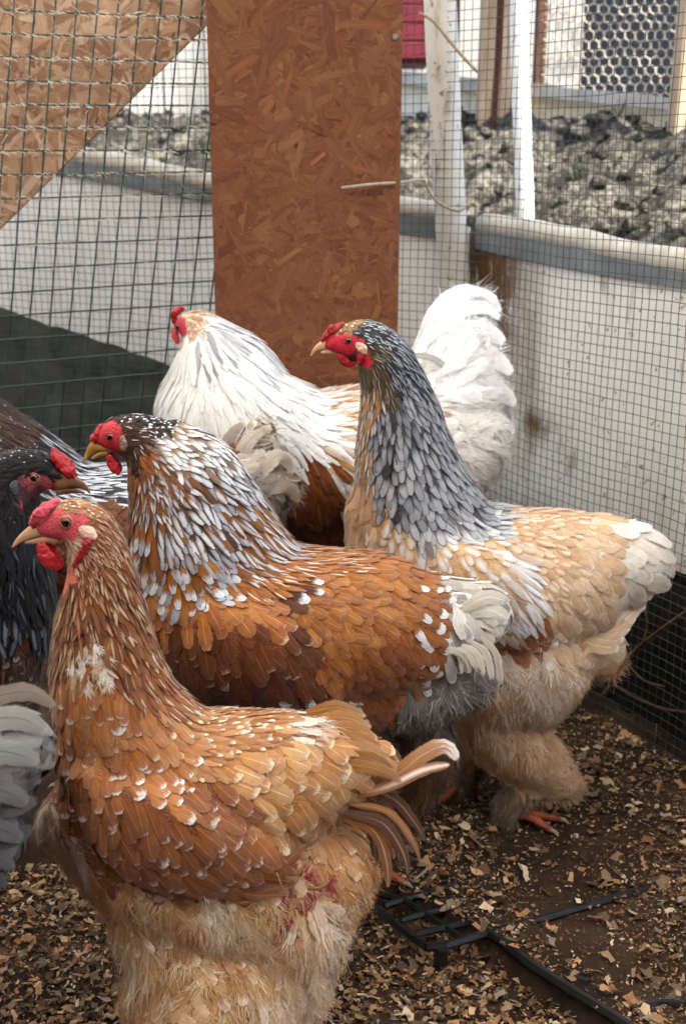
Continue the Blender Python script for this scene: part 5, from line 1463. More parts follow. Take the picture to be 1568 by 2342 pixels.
h.styles({
 'skin': bare('c42a3c'), 'dark': bare('5c3a3e'),
 'crown': S(19, 8, '3a3c42 2e3036 4a4a4e', 'eaeef2 d4dae2', mode=2, thr=.45, p=.7, lift=.11, shape='lance', aj=.2),
 'fore': S(16, 7, 'a87a4a 8a6844 c0a080', 'efe6d8', mode=0, thr=.6, p=.5, lift=.11, shape='lance', aj=.25),
 'nape': S(30, 11, '34363c 2c2e34 40444a', 'b0b4ba 94989e', mode=2, thr=.5, p=.85, lift=.12, shape='lance', aj=.16),
 'olive': S(34, 10, '5a4a34 4c4234 6a5436', 'a8a296 8a8478', mode=2, thr=.4, p=.6, lift=.11, shape='lance', aj=.14),
 'slate': S(44, 23, '46484e 3a3c42 505258', '9c9ea4 8c8e94 a8aaae', mode=2, thr=.74, p=.97, lift=.11, shape='lance', aj=.12, shaft=.15, sp=.58),
 'slateb': S(52, 29, '4c4f56 42454c', 'a4a6ac 94979d b2b4b8', mode=2, thr=.78, p=.97, lift=.11, shape='round', aj=.12, shaft=.15, sp=.58),
 'silver': S(50, 25, '6a6e76 8a8078', 'c8cacd b8bbc0 d6d7d8', mode=2, thr=.8, p=.97, lift=.12, shape='round', aj=.16, shaft=.1, sp=.58),
 'throat': S(36, 13, 'b88c5c a07c58', 'dcdce0 c4c4cc', mode=2, thr=.5, p=.7, lift=.1, shape='lance', aj=.12),
 'buff': S(50, 32, 'c69a74 b88c66 d0a680 be9470', 'dcc4a8', mode=1, thr=.8, p=.5, lift=.07, shaft=.15, aj=.1, sp=.62),
 'cream': S(42, 30, 'd8b48c e0c4a4 cca678', 'f2ece4 e8e6e4', mode=2, thr=.6, p=.8, lift=.10, shaft=.15, aj=.16, sp=.6),
 'creams': S(36, 24, 'c8a27c c0966c d4b494', 'e6d8c4 dcd4cc', mode=2, thr=.5, p=.7, lift=.11, shaft=.15, aj=.18, sp=.6),
 'wing': S(54, 30, 'cc9c6c c28e5c d4aa80', 'e8d8c4', mode=0, thr=.85, p=.4, lift=.08, shaft=.25, aj=.12, sp=.62),
 'wingw': S(80, 26, 'd8d4d0 ccc8c6 c4a080', 'f0f0f2', mode=2, thr=.6, p=.6, lift=.09, shaft=.3, aj=.1, sp=.6, shape='lance'),
 'rust': S(70, 36, 'a0623a 94582f ac7044', 'd8c0a8', mode=0, thr=.9, p=.4, lift=.08, shaft=.4, aj=.1),
 'sad': S(36, 27, 'd0aa84 c69c74 d8b896', 'e8d8c0 e4d0b0', mode=2, thr=.5, p=.65, lift=.11, shaft=.15, aj=.18, sp=.6),
 'rump': S(60, 42, 'dcbc98 d4b08a e4caac', 'f4ece0 f0e2ce', mode=1, thr=.72, p=.7, lift=.12, shaft=.3, aj=.2, sp=.58),
 'tail': S(76, 58, 'f0e8da e6dac8 f4eee4', 'fbf8f2', mode=1, thr=.62, p=.8, lift=.27, shaft=-.3, aj=.22, sp=.55),
 'tailb': S(80, 54, 'dcbc98 e2c8aa d6b28c', 'f2e8da', mode=1, thr=.72, p=.7, lift=.13, shaft=.3, aj=.2, sp=.55),
 'fluff': S(60, 36, 'd0bea8 c4b098 dccfbe d4b290', 'ece4d8', mode=0, thr=.75, p=.5, lift=.17, shaft=.15, fl=18, aj=.35, sp=.52),
 'fluffb': S(64, 40, 'dcb48c d0a67a e6c6a4', 'eed8bc', mode=0, thr=.8, p=.4, lift=.15, shaft=.15, fl=15, aj=.3, sp=.54),
 'thigh': S(54, 32, 'dab692 cca684 e2c6a6', 'ead2b6', mode=0, thr=.85, p=.3, lift=.10, shaft=.1, fl=12, aj=.25, sp=.54),
 'shank': S(44, 16, '8a7258 7a6450 9a8468', 'b4a490', mode=0, thr=.7, p=.5, lift=.22, fl=12, aj=.35, sp=.55, shape='lance'),
}, [
 (742, 790, 0, 'skin'), (765, 780, 0, 'skin'), (797, 775, 0, 'skin'), (815, 790, 0, 'skin'), (775, 800, 0, 'skin'), (795, 800, 0, 'skin'), (830, 800, 0, 'skin'), (785, 765, 0, 'skin'), (815, 775, 0, 'skin'), (835, 820, 0, 'skin'), (808, 812, 60, 'dark'), (800, 828, 60, 'dark'),
 (775, 752, 10, 'fore'), (790, 745, 10, 'fore'), (805, 742, 10, 'fore'), (840, 742, 10, 'crown'), (870, 755, 20, 'crown'), (820, 755, 12, 'crown'), (845, 770, 20, 'crown'), (890, 770, 35, 'crown'), (900, 790, 45, 'nape'),
 (850, 795, 50, 'olive'), (860, 830, 70, 'olive'), (845, 850, 80, 'olive'), (830, 850, 85, 'olive'), (880, 810, 50, 'nape'), (920, 820, 55, 'nape'), (900, 850, 62, 'nape'), (945, 860, 62, 'nape'), (930, 890, 62, 'slate'), (965, 900, 65, 'slate'), (880, 880, 75, 'olive'),
 (850, 890, 82, 'throat'), (835, 930, 90, 'throat'), (835, 990, 92, 'throat'), (835, 1040, 92, 'throat'),
 (880, 930, 82, 'slate'), (920, 940, 74, 'slate'), (960, 950, 68, 'slate'), (865, 980, 88, 'slate'), (910, 1000, 80, 'slateb'), (955, 1000, 72, 'slateb'), (990, 990, 66, 'slate'), (870, 1040, 88, 'slateb'), (920, 1060, 82, 'slateb'), (970, 1060, 70, 'slateb'), (1010, 1050, 60, 'slateb'), (880, 1100, 86, 'slateb'), (935, 1110, 80, 'slateb'), (990, 1110, 68, 'slateb'), (1040, 1100, 50, 'slateb'), (1080, 1130, 35, 'slateb'),
 (960, 1160, 75, 'silver'), (1010, 1160, 60, 'silver'), (1060, 1160, 42, 'silver'), (1110, 1160, 25, 'silver'), (1000, 1190, 60, 'cream'), (1150, 1170, 12, 'creams'),
 (825, 1100, 92, 'buff'), (810, 1150, 95, 'buff'), (800, 1220, 95, 'buff'), (850, 1140, 88, 'buff'), (870, 1180, 85, 'cream'), (910, 1170, 80, 'cream'), (850, 1230, 88, 'buff'), (920, 1220, 75, 'cream'), (1060, 1200, 45, 'cream'), (980, 1220, 65, 'cream'), (880, 1280, 85, 'wing'), (960, 1270, 70, 'wing'), (1040, 1250, 58, 'wing'),
 (1100, 1220, 45, 'cream'), (1130, 1250, 52, 'wingw'), (1150, 1300, 56, 'wingw'), (1100, 1290, 60, 'wingw'), (1060, 1310, 62, 'rust'), (1180, 1350, 60, 'rust'), (1160, 1390, 60, 'rust'), (1000, 1340, 70, 'wing'),
 (1180, 1190, 12, 'sad'), (1240, 1180, 10, 'sad'), (1300, 1175, 10, 'sad'), (1200, 1240, 35, 'sad'), (1260, 1230, 28, 'sad'), (1220, 1290, 48, 'sad'), (1230, 1340, 55, 'rump'),
 (1310, 1220, 22, 'rump'), (1350, 1180, 8, 'rump'), (1280, 1290, 42, 'rump'), (1340, 1280, 32, 'rump'), (1290, 1360, 48, 'rump'), (1300, 1430, 40, 'tailb'), (1350, 1400, 38, 'tailb'), (1360, 1340, 32, 'tailb'), (1250, 1390, 55, 'rump'),
 (1400, 1190, 8, 'tail'), (1450, 1200, 15, 'tail'), (1400, 1250, 20, 'tail'), (1470, 1250, 22, 'tail'), (1410, 1320, 30, 'tail'), (1470, 1310, 32, 'tail'), (1420, 1380, 35, 'tail'), (1480, 1350, 40, 'tail'), (1380, 1450, 40, 'tailb'),
 (1200, 1430, 60, 'fluff'), (1150, 1450, 65, 'fluff'), (1230, 1480, 55, 'fluff'), (1300, 1500, 50, 'fluffb'), (1370, 1500, 45, 'fluffb'), (1180, 1520, 70, 'fluff'), (1100, 1500, 75, 'fluffb'), (1260, 1560, 60, 'fluffb'), (1330, 1570, 50, 'fluffb'), (1120, 1580, 75, 'fluffb'), (1200, 1600, 70, 'fluffb'), (1080, 1640, 80, 'fluffb'), (1000, 1600, 80, 'fluffb'), (1000, 1450, 75, 'wing'),
 (1130, 1680, 55, 'thigh'), (1200, 1680, 45, 'thigh'), (1260, 1720, 40, 'thigh'), (1290, 1760, 35, 'thigh'), (1180, 1740, 40, 'thigh'), (1050, 1700, 70, 'thigh'), (1240, 1775, 20, 'thigh'),
 (1160, 1800, 95, 'shank'), (1145, 1850, 110, 'shank'), (1150, 1890, 120, 'shank'), (1070, 1820, 100, 'shank'), (1060, 1870, 110, 'shank'),
])
h.plumage(3)
h.lump('beak', [(764, 786, 17, .62), (748, 787, 14, .6), (732, 792, 9, .55), (719, 801, 4.5, .5), (711, 813, 1.5, .5)], M['beak_pale'], cap=(.5, 1))
h.lump('lower_beak', [(768, 802, 7, .8), (752, 804, 5.5, .7), (736, 806, 3, .6)], M['beak_pale'], cap=(.5, 1))
for off in (0, 11, -11):
    h.lump('comb', [(738, 779, 4, .8, off * .4), (746, 766, 7, .6, off), (757, 755, 8, .6, off), (770, 747, 7, .6, off), (783, 741, 4.5, .6, off * .6)], M['comb_red'], bumps=.004)
for off in (9, -9):
    h.lump('wattle', [(776, 812, 8, .5, off), (786, 822, 12, .45, off), (797, 830, 11, .42, off), (806, 830, 6, .42, off)], M['comb_red'], bumps=.002)
h.eye(797, 775, 9, 'eyelid_red')
h.patch('earlobe', [(820, 784, 9), (828, 790, 12), (832, 797, 8)], M['lobe'])
h.patch('ear_wattle', [(826, 808, 9), (824, 820, 8), (819, 830, 5)], M['comb_red'], lift=.002, flat=.7)
TC = ['f0e6d6', 'f4ecdf', 'e6d6be', 'ece0cc']
for i in range(9):
    a = R(-28 + i * 13)
    x0, y0 = 1362, 1270
    h.quill([(x0, y0 + 6 * i, 60 - 3 * i), (x0 + 75 * math.cos(a), y0 + 82 * math.sin(a) + 4 * i, 66 - 4 * i), (x0 + (140 - 3 * abs(i - 4)) * math.cos(a + .08), y0 + 140 * math.sin(a + .08) + 4 * i, 40)], 62, TC, ['f8f4ee'], 1, .7, .35)
for i in range(6):
    h.quill([(1270 + 10 * i, 1400 + 4 * i, 110 - 6 * i), (1330 + 12 * i, 1430 - 4 * i, 110 - 8 * i), (1400 + 14 * i, 1452 - 22 * i, 80 - 8 * i)], 48, ['dcbc98', 'e6d2b8'], ['f4ece0'], 1, .7, .35)
for i in range(5):
    h.quill([(1060 + 18 * i, 1290 + 20 * i, 190), (1110 + 16 * i, 1330 + 16 * i, 192), (1165 + 12 * i, 1400 + 4 * i, 180)], 34, ['a4683e', 'b27a4c', 'd8d0c8'], ['e8e0d8'], 1, .8, .5, 'flight_feather')
h.foot(1180, 1895, 50, .055, 1); h.foot(1065, 1890, -70, .055)
h.finish(290)

# ================= hen 4: white cockerel-like bird behind
h = Bird('hen', 'large white hen with rust red shoulder and full white tail, turned away behind the others', 'hen', 760, 1.84, R(8))
h.body([
 [(408, 752, 16, .9, -45), (426, 748, 32, .9, -30), (456, 756, 50, 1.0, -10), (478, 795, 90, 1.0), (500, 850, 130, 1.05), (520, 930, 168, 1.1), (570, 1010, 185, 1.15), (650, 1080, 175, 1.15)],
 [(600, 1080, 150, 1.15), (700, 1070, 165, 1.2), (820, 1050, 165, 1.2), (930, 1030, 155, 1.1), (1030, 1010, 125, 1.0)],
 [(940, 1010, 120, .9), (1010, 920, 125, .8), (1040, 830, 105, .7), (1055, 760, 78, .6), (1080, 715, 42, .5)],
 [(1040, 1000, 105, .8), (1100, 950, 66, .7)],
 [(700, 1160, 130, 1.1), (820, 1180, 130, 1.1), (920, 1140, 110, 1.0)],
 [(760, 1280, 70, .9, 60), (770, 1420, 40, 1, 60), (760, 1600, 22, 1, 60)],
 [(860, 1280, 70, .9, -60), (870, 1420, 40, 1, -60), (860, 1600, 22, 1, -60)],
], .006)
WH = 'efede8 e6e4df f3f1ec'
h.styles({
 'skin': bare('b83a46'),
 'crown': S(22, 11, 'c8a078 b48c64 dcc4a8', 'eee6da', mode=0, thr=.6, p=.5, lift=.12, shape='lance', fl=4, aj=.25),
 'hack': S(110, 28, WH, 'e0dacc', mode=2, thr=.2, p=.25, lift=.08, shape='lance', shaft=.0, aj=.10, sp=.5, soft=1.3),
 'hackd': S(84, 22, '9c9ca0 bcbcc0 e8e8e6 e0e0de', 'eeeeec', mode=1, thr=.4, p=.7, lift=.08, shape='lance', shaft=.0, aj=.12, sp=.55, soft=1.3),
 'saddle': S(80, 18, 'efece6 e8dcc8 c08a48 eceae6', 'f2f0ea', mode=1, thr=.7, p=.5, lift=.09, shape='lance', shaft=.1, aj=.12),
 'saddleo': S(80, 16, 'c08848 b47a3a e8dcc8 f0ece4', lift=.09, shape='lance', shaft=.2, aj=.12),
 'rust': S(64, 34, '8a481c 7c3e18 96521f', 'b87838', mode=2, thr=.2, p=.3, lift=.08, shaft=.3, aj=.18),
 'rustd': S(64, 34, '6a3418 5c2c14 783c1c', lift=.08, shaft=.2, aj=.18),
 'bow': S(76, 24, 'eceae8 e2e2e4 d4d4d8', 'f4f4f4', mode=0, thr=.7, p=.4, lift=.10, shape='lance', shaft=.15, aj=.16),
 'white': S(66, 36, WH, lift=.12, shaft=.1, fl=6, aj=.25),
 'tail': S(92, 52, 'fcfaf8 f8f6f2 fefcfa', lift=.17, shaft=.12, fl=10, aj=.25, sp=.5),
 'taill': S(76, 46, 'f4f0ea f0eae2 f8f5f0', lift=.2, shaft=.1, fl=16, aj=.35, sp=.48),
}, [
 (400, 755, 0, 'skin'), (408, 735, 0, 'skin'), (405, 775, 90, 'skin'), (420, 760, 0, 'skin'),
 (425, 712, 10, 'crown'), (455, 710, 15, 'crown'), (440, 735, 60, 'crown'), (485, 720, 30, 'hackd'), (430, 770, 100, 'hack'),
 (470, 760, 75, 'hackd'), (510, 750, 50, 'hackd'), (560, 790, 48, 'hackd'), (400, 820, 108, 'hack'), (360, 880, 105, 'hack'), (380, 960, 100, 'hack'), (440, 850, 92, 'hack'), (500, 840, 75, 'hack'), (520, 800, 60, 'hack'), (560, 850, 58, 'hack'), (610, 840, 45, 'hack'), (450, 930, 95, 'hack'), (530, 930, 80, 'hack'), (600, 920, 60, 'hack'), (660, 900, 40, 'hack'), (620, 940, 60, 'hack'), (560, 980, 80, 'hack'), (480, 1000, 92, 'hack'), (650, 985, 70, 'rust'), (690, 1000, 65, 'rust'), (610, 1030, 80, 'rust'),
 (720, 890, 10, 'saddleo'), (770, 885, -5, 'saddle'), (740, 930, 12, 'saddleo'), (720, 960, 25, 'saddle'), (790, 950, 10, 'saddle'), (760, 990, 35, 'saddle'), (800, 1010, 35, 'bow'), (850, 900, 0, 'saddle'), (900, 950, 0, 'saddle'), (800, 1060, 55, 'bow'), (765, 1020, 50, 'bow'), (840, 1030, 40, 'white'),
 (690, 1040, 75, 'rust'), (720, 1080, 65, 'rust'), (680, 1100, 80, 'rust'), (740, 1130, 70, 'rustd'), (700, 1160, 80, 'rustd'), (760, 1170, 70, 'rustd'), (650, 1050, 80, 'rust'), (780, 1110, 60, 'bow'), (700, 1220, 85, 'rustd'), (770, 1220, 80, 'white'), (620, 1150, 85, 'rustd'), (820, 1180, 60, 'white'), (900, 1100, 40, 'white'), (800, 1300, 90, 'white'), (800, 1500, 90, 'white'),
 (960, 850, -45, 'tail'), (1000, 760, -50, 'tail'), (1040, 690, -25, 'tail'), (1100, 690, 20, 'tail'), (1080, 760, -10, 'tail'), (1010, 850, -25, 'tail'), (1090, 830, 5, 'tail'), (1040, 900, -5, 'tail'), (1130, 880, 10, 'tail'), (1000, 950, 5, 'taill'), (1080, 960, 15, 'taill'), (1140, 960, 15, 'taill'), (1050, 1030, 30, 'taill'), (1110, 1040, 30, 'taill'), (1060, 1100, 50, 'taill'), (980, 1050, 35, 'taill'),
])
h.plumage(4)
h.lump('comb', [(400, 740, 7, .7, -40), (398, 728, 8, .7, -38), (404, 717, 9, .7, -34), (416, 711, 7, .6, -28)], M['comb_red'], bumps=.003)
h.lump('wattle', [(402, 766, 7, .6, -38), (402, 776, 9, .5, -36), (406, 786, 6, .5, -32)], M['wattle'], bumps=.002)
h.lump('beak', [(406, 757, 10, .8, -55), (396, 762, 6, .7, -66), (390, 770, 2, .7, -74)], M['beak_pale'], cap=(.5, 1))
h.eye(408, 750, 6, 'eyelid_red', (1, -1))
WT = ['fcfaf8', 'f8f6f4', 'fefdfb']
for k, (pts, w) in enumerate([
 ([(960, 840, 20), (1000, 730, 20), (1060, 672, 15), (1115, 678, 10), (1146, 722, 10)], 46),
 ([(950, 860, 40), (990, 770, 40), (1040, 710, 35), (1100, 700, 30), (1142, 730, 25)], 44),
 ([(940, 850, 0), (985, 720, 0), (1050, 664, -5), (1110, 668, -10)], 36),
 ([(970, 870, 50), (1020, 790, 52), (1090, 750, 45), (1150, 780, 35)], 60),
 ([(980, 890, 60), (1040, 830, 62), (1110, 810, 50), (1165, 850, 40)], 64),
 ([(980, 930, 66), (1050, 890, 68), (1120, 880, 55), (1172, 920, 40)], 64),
 ([(980, 970, 66), (1050, 950, 68), (1120, 950, 55), (1168, 985, 40)], 60),
 ([(980, 1010, 66), (1050, 1010, 68), (1110, 1020, 55), (1150, 1050, 40)], 58),
 ([(980, 1030, 60), (1040, 1060, 60), (1090, 1080, 50), (1120, 1108, 40)], 54)]):
    h.quill(pts, w, WT, None, 0, .9, .2)
h.quill([(935, 800, 70), (975, 808, 75), (1015, 838, 70)], 34, ['b8b4ae'], ['f0eeec'], 1, .5, .5)
h.foot(755, 1660, 60, .06); h.foot(855, 1660, -60, .06)
h.finish(200)

# ================= hen 5: black hen at the left edge, facing right
h = Bird('hen', 'black hen with red comb and dark face at the left edge, facing right', 'hen', -60, 1.24)
h.body([
 [(138, 1090, 22, .75), (115, 1085, 40, .75), (80, 1080, 56, .75), (40, 1090, 66, .8), (10, 1130, 80, .9), (0, 1200, 100, .95), (0, 1290, 118, 1.0), (-10, 1390, 135, 1.0), (-60, 1490, 160, 1.05)],
 [(10, 1440, 105, 1.0), (-60, 1500, 170, 1.1), (-200, 1520, 190, 1.1), (-340, 1480, 160, 1.0), (-440, 1420, 100, .9)],
 [(-40, 1600, 130, 1.0), (-180, 1660, 170, 1.05), (-280, 1620, 130, 1.0)],
 [(-150, 1780, 80, .9, 60), (-170, 1950, 34, 1, 60), (-150, 2120, 20, 1, 60)],
 [(-220, 1780, 80, .9, -60), (-240, 1950, 34, 1, -60), (-220, 2080, 20, 1, -60)],
], .006)
h.styles({
 'skin': bare('8a4448'), 'face': bare('4a2a2c'),
 'crown': S(20, 8, '1c1a1c 161416 242124', 'e0d8cc', mode=0, thr=.72, p=.35, lift=.1, shape='lance', aj=.2),
 'blk': S(26, 10, '1a1718 141213 221e1f', 'b8b4ae', mode=0, thr=.85, p=.08, lift=.1, shape='lance', aj=.2),
 'neck': S(66, 20, '1c1c20 18181c 24242a', '5a626e 484e58', mode=2, thr=.4, p=.35, lift=.13, shape='lance', aj=.2),
 'blue': S(66, 26, '2c3038 24272e', '7c8694 667080', mode=2, thr=.5, p=.6, lift=.13, aj=.2),
 'rust': S(58, 32, '5a3420 4c2c1c 6a3e26', '9a9aa0 c0b4a8', mode=0, thr=.8, p=.4, lift=.12, shaft=.3, aj=.3, fl=5),
}, [
 (140, 1100, 0, 'skin'), (88, 1083, 0, 'skin'), (75, 1095, 0, 'skin'), (105, 1095, 0, 'skin'), (120, 1120, 0, 'skin'), (95, 1115, 0, 'face'), (65, 1120, 0, 'face'), (60, 1100, 0, 'face'),
 (115, 1060, 175, 'blk'), (120, 1035, 175, 'blk'), (80, 1030, 178, 'crown'), (40, 1030, 175, 'crown'), (0, 1040, 170, 'crown'), (60, 1055, 178, 'blk'), (20, 1075, 170, 'blk'), (110, 1140, 110, 'blk'), (80, 1150, 110, 'blk'), (30, 1130, 130, 'blk'),
 (90, 1200, 88, 'neck'), (40, 1200, 100, 'neck'), (0, 1200, 110, 'neck'), (95, 1280, 85, 'neck'), (40, 1290, 92, 'neck'), (100, 1350, 85, 'neck'), (50, 1370, 92, 'blue'), (0, 1380, 100, 'blue'), (110, 1410, 85, 'blue'),
 (60, 1430, 90, 'rust'), (100, 1470, 88, 'rust'), (20, 1470, 95, 'rust'), (60, 1540, 95, 'rust'), (100, 1550, 90, 'rust'), (0, 1560, 110, 'rust'), (-200, 1500, 160, 'rust'), (-150, 1800, 90, 'blk'),
])
h.plumage(5)
h.lump('beak', [(132, 1100, 24, .62), (158, 1100, 20, .6), (180, 1106, 13, .55), (196, 1115, 6, .5), (206, 1128, 2, .5)], M['beak_horn'], cap=(.5, 1))
h.lump('lower_beak', [(132, 1124, 10, .8), (158, 1122, 8, .7), (180, 1124, 5, .6), (192, 1127, 2, .6)], M['beak_horn'], cap=(.5, 1))
for off in (0, 12, -12):
    h.lump('comb', [(122, 1032, 7, .6, off * .5), (132, 1046, 12, .6, off), (146, 1062, 16, .6, off), (158, 1078, 15, .6, off), (170, 1090, 7, .6, off * .6)], M['comb_red'], bumps=.004)
h.eye(87, 1083, 11, 'eyelid')
h.patch('earlobe', [(48, 1092, 9), (45, 1102, 11), (48, 1112, 8)], M['lobe_grey'])
h.patch('cheek_skin', [(112, 1112, 7), (130, 1116, 9), (150, 1114, 7)], M['comb_red'], lift=.0, flat=.5)
h.lump('wattle', [(54, 1128, 7, .5, 44), (58, 1148, 8, .5, 48), (64, 1168, 6, .5, 48)], M['dark_wattle'])
h.foot(-150, 2150, 60, .06, 1); h.foot(-220, 2100, -60, .06, 1)
h.finish(120)

# ================= hen 6: brown silver-laced hen behind, pale cushion tail
h = Bird('hen', 'dark brown silver laced hen with pale grey upright tail, half hidden behind the front hens', 'hen', 250, 1.62)
h.body([
 [(-232, 858, 15, .8), (-212, 852, 28, .8), (-178, 850, 42, .8), (-145, 872, 52, .8), (-112, 910, 66, .85), (-68, 965, 90, .9), (-20, 1040, 130, 1.0), (40, 1120, 150, 1.05), (120, 1190, 150, 1.1)],
 [(60, 1160, 150, 1.1), (180, 1210, 150, 1.15), (320, 1210, 150, 1.15), (440, 1180, 140, 1.0), (540, 1120, 110, .8)],
 [(520, 1120, 105, .75), (575, 1050, 78, .6), (590, 1000, 40, .5)],
 [(580, 1120, 90, .8), (640, 1110, 44, .7)],
 [(200, 1330, 130, 1.0), (330, 1340, 130, 1.0)],
 [(240, 1440, 60, .9, 50), (240, 1600, 26, 1, 50), (230, 1750, 20, 1, 50)],
 [(330, 1440, 60, .9, -50), (330, 1600, 26, 1, -50), (320, 1700, 20, 1, -50)],
], .006)
h.styles({
 'neck': S(44, 15, '3c2418 4c2c1a 2e1c16', '8e8e96 c4c6cc', mode=1, thr=.75, p=.45, lift=.1, shape='lance', aj=.12),
 'lace': S(48, 17, '2a2224 34282a 22201f', 'a8acb6 c4c8d0', mode=2, thr=.55, p=.75, lift=.1, shape='lance', aj=.12),
 'sil': S(60, 17, '2e2a2c 3a3436', 'e0e4ea d0d6de', mode=2, thr=.6, p=.9, lift=.1, shape='lance', aj=.12),
 'brown': S(52, 24, '7a4424 6a3a20 8a522c', 'dcdad8', mode=1, thr=.85, p=.4, lift=.1, aj=.2),
 'tail': S(70, 40, 'c8bcae b09c88 d4cabe a08c78', 'e8e0d4', mode=1, thr=.6, p=.6, lift=.26, shaft=-.2, fl=6, aj=.4, sp=.46),
 'taild': S(70, 40, '8a8078 7c746e', 'b8b0a8', mode=1, thr=.8, p=.5, lift=.15, shaft=.2, fl=5, aj=.25, sp=.52),
 'fluff': S(60, 36, 'a8a4a2 bab6b4 98928e', 'd8d6d4', mode=0, thr=.8, p=.4, lift=.2, fl=16, aj=.4, sp=.5),
 'skin': bare('a8343e'),
}, [
 (-228, 858, 0, 'skin'), (-205, 850, 0, 'skin'), (-185, 858, 0, 'skin'), (-205, 870, 0, 'skin'), (-170, 825, 15, 'neck'), (-150, 860, 50, 'neck'),
 (20, 930, 40, 'neck'), (60, 970, 42, 'neck'), (0, 990, 45, 'neck'), (-60, 950, 50, 'neck'), (100, 1000, 42, 'lace'), (60, 1020, 42, 'lace'), (140, 1040, 38, 'lace'), (20, 1050, 45, 'neck'),
 (170, 1065, 30, 'sil'), (210, 1080, 22, 'sil'), (180, 1100, 25, 'sil'), (240, 1095, 12, 'sil'), (230, 1120, 15, 'brown'), (250, 1150, 25, 'brown'), (160, 1150, 35, 'brown'), (300, 1150, 0, 'brown'), (400, 1100, -20, 'brown'), (100, 1200, 50, 'brown'), (300, 1250, 40, 'brown'), (480, 1040, -45, 'brown'),
 (520, 990, -40, 'tail'), (560, 980, -60, 'tail'), (600, 990, -30, 'tail'), (540, 1040, -45, 'tail'), (580, 1060, -20, 'tail'), (610, 1030, 20, 'taild'), (640, 1040, 40, 'tail'), (650, 1090, 60, 'tail'), (600, 1110, 60, 'tail'), (560, 1120, 40, 'fluff'),
 (600, 1180, 70, 'fluff'), (650, 1160, 70, 'fluff'), (640, 1210, 75, 'fluff'), (560, 1200, 70, 'fluff'), (300, 1400, 85, 'fluff'), (280, 1600, 90, 'brown'),
])
h.plumage(6)
h.lump('beak', [(-225, 858, 16, .62), (-242, 861, 13, .6), (-256, 869, 8, .55), (-266, 882, 2, .5)], M['beak_horn'], cap=(.5, 1))
h.lump('comb', [(-232, 842, 6, .7), (-222, 828, 9, .6), (-206, 818, 8, .6), (-190, 812, 5, .6)], M['comb_red'], bumps=.003)
for off in (10, -10):
    h.lump('wattle', [(-218, 876, 8, .5, off), (-212, 892, 11, .4, off), (-204, 902, 7, .4, off)], M['wattle'], bumps=.002)
h.eye(-196, 848, 9, 'eyelid_red')
TG = ['c4b8aa', 'a89c90', 'd2c8bc']
for k, (pts, w) in enumerate([
 ([(500, 1080, 20), (515, 1020, 20), (545, 975, 15), (572, 960, 5)], 50),
 ([(540, 1090, 44), (560, 1020, 44), (590, 985, 35), (618, 972, 25)], 54),
 ([(560, 1110, 58), (610, 1050, 60), (645, 1030, 50), (676, 1078, 30)], 54),
 ([(580, 1130, 62), (620, 1100, 62), (660, 1100, 50), (686, 1140, 40)], 50)]):
    h.quill(pts, w, TG, ['b09070', 'e4dcd0', 'ddd2c6'], 1, .66, -.3, 'tail_feather', 'lance', tilt=.5)
h.foot(225, 1790, 50, .055); h.foot(315, 1740, -50, .055)
h.finish(150)

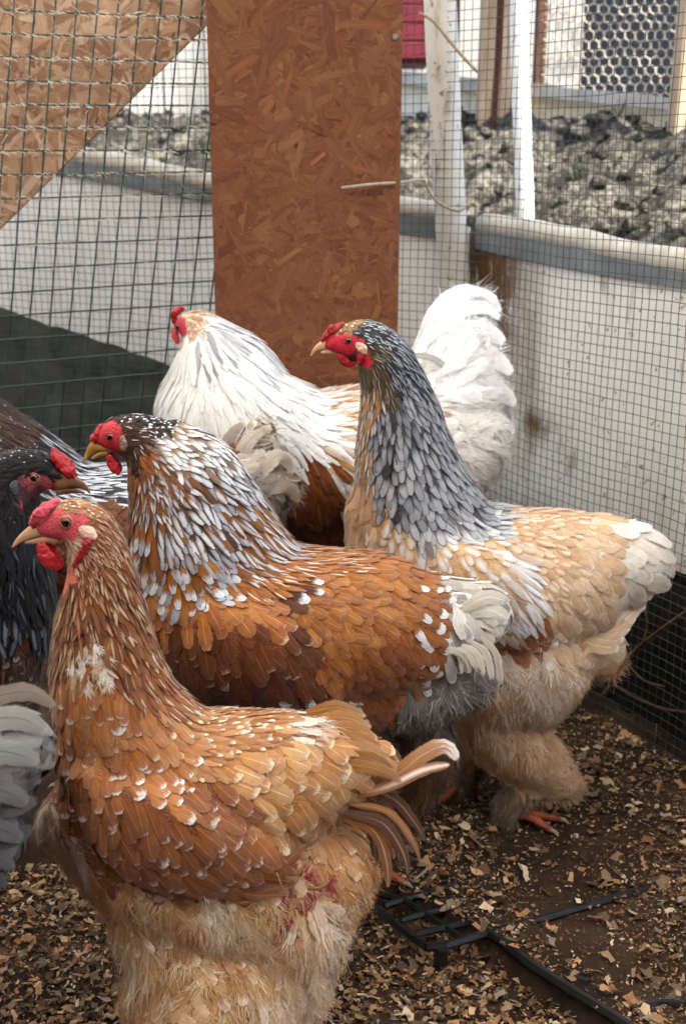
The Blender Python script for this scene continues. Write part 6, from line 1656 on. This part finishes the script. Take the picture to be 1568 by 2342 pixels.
# ================= hen 7: grey hen at the lower left edge, only its tail in view
h = Bird('hen', 'slate grey hen at the lower left edge with only its layered tail in view', 'hen', -180, .97)
h.body([
 [(-650, 1395, 20, .8), (-625, 1386, 36, .8), (-585, 1384, 54, .8), (-560, 1420, 62, .8), (-545, 1480, 74, .85), (-520, 1580, 96, .9), (-470, 1700, 150, 1.0), (-380, 1800, 190, 1.1), (-240, 1830, 200, 1.1), (-110, 1790, 165, 1.0), (-20, 1740, 120, .9), (30, 1710, 90, .85)],
 [(-300, 1980, 190, 1.0), (-160, 1960, 180, 1.0), (-70, 1900, 120, .9)],
 [(-300, 2150, 90, .9, 60), (-300, 2350, 36, 1, 60), (-300, 2560, 22, 1, 60)],
 [(-220, 2150, 90, .9, -60), (-210, 2350, 36, 1, -60), (-210, 2500, 22, 1, -60)],
], .007)
h.styles({
 'skin': bare('a8343e'),
 'neck': S(52, 20, '585a60 4c4e54 64666c', '8c8e94', mode=2, thr=.5, p=.6, lift=.1, shape='lance', aj=.15),
 'grey': S(96, 58, '757374 6a696a 7f7e7e', '989493', mode=1, thr=.85, p=.6, lift=.13, shaft=-.0, aj=.2, sp=.55),
 'pale': S(100, 62, '96928d a09c94 8a8785', 'b5ab9e', mode=1, thr=.82, p=.6, lift=.13, shaft=.0, aj=.2, sp=.55),
 'dark': S(96, 56, '5a5a5b 504f51', '878585', mode=1, thr=.85, p=.6, lift=.15, aj=.25, sp=.55),
}, [(-645, 1395, 0, 'skin'), (-615, 1385, 0, 'skin'), (-600, 1400, 0, 'skin'), (-625, 1410, 0, 'skin'), (-580, 1350, 20, 'neck'), (-550, 1400, 60, 'neck'), (-540, 1500, 80, 'neck'), (-500, 1560, 70, 'neck'), (20, 1620, 10, 'pale'), (80, 1640, 20, 'pale'), (-60, 1640, 5, 'pale'), (30, 1720, 20, 'pale'), (90, 1720, 35, 'grey'), (20, 1800, 25, 'grey'), (70, 1800, 40, 'dark'), (0, 1880, 30, 'grey'), (40, 1900, 45, 'dark'), (-200, 1700, 10, 'grey'), (-300, 1900, 60, 'grey'), (-100, 1950, 50, 'dark'), (-400, 1700, 60, 'grey')])
h.plumage(7)
h.lump('beak', [(-642, 1394, 20, .62), (-664, 1398, 16, .6), (-682, 1408, 10, .55), (-694, 1424, 2, .5)], M['beak_horn'], cap=(.5, 1))
h.lump('comb', [(-652, 1374, 8, .7), (-638, 1356, 12, .6), (-618, 1342, 11, .6), (-600, 1334, 6, .6)], M['comb_red'], bumps=.003)
for off in (14, -14):
    h.lump('wattle', [(-634, 1418, 10, .5, off), (-626, 1438, 14, .4, off), (-616, 1450, 9, .4, off)], M['wattle'], bumps=.002)
h.eye(-606, 1382, 12, 'eyelid_red')
for k, (pts, w, c) in enumerate([
 ([(-150, 1650, 30), (-20, 1588, 30), (70, 1572, 25), (140, 1612, 20)], 60, '8d7f72'),
 ([(-160, 1680, 60), (-30, 1625, 62), (60, 1618, 55), (128, 1660, 45)], 84, 'a09c94'),
 ([(-150, 1700, 84), (-20, 1676, 90), (50, 1684, 80), (112, 1716, 62)], 84, '92908d'),
 ([(-150, 1740, 60), (0, 1720, 66), (60, 1738, 58), (104, 1776, 44)], 74, '686768'),
 ([(-150, 1770, 94), (-10, 1752, 100), (40, 1766, 90), (88, 1806, 72)], 82, '878585'),
 ([(-150, 1800, 80), (0, 1802, 84), (60, 1806, 76), (104, 1790, 62)], 70, '5e5d5e'),
 ([(-150, 1830, 94), (-20, 1832, 100), (30, 1850, 90), (76, 1886, 70)], 78, '767576'),
 ([(-150, 1870, 70), (0, 1880, 74), (50, 1880, 66), (92, 1858, 50)], 66, '5e5d5e'),
 ([(-150, 1890, 90), (-30, 1896, 92), (15, 1914, 84), (54, 1950, 66)], 70, '706f70'),
 ([(-150, 1930, 80), (-40, 1946, 82), (0, 1960, 74), (36, 1994, 60)], 62, '646364')]):
    h.quill(pts, w, [c], ['a6a29a'], 1, .9, -.6, tilt=.4)
h.foot(-300, 2600, 60, .07); h.foot(-210, 2540, -60, .07)
h.finish(120)
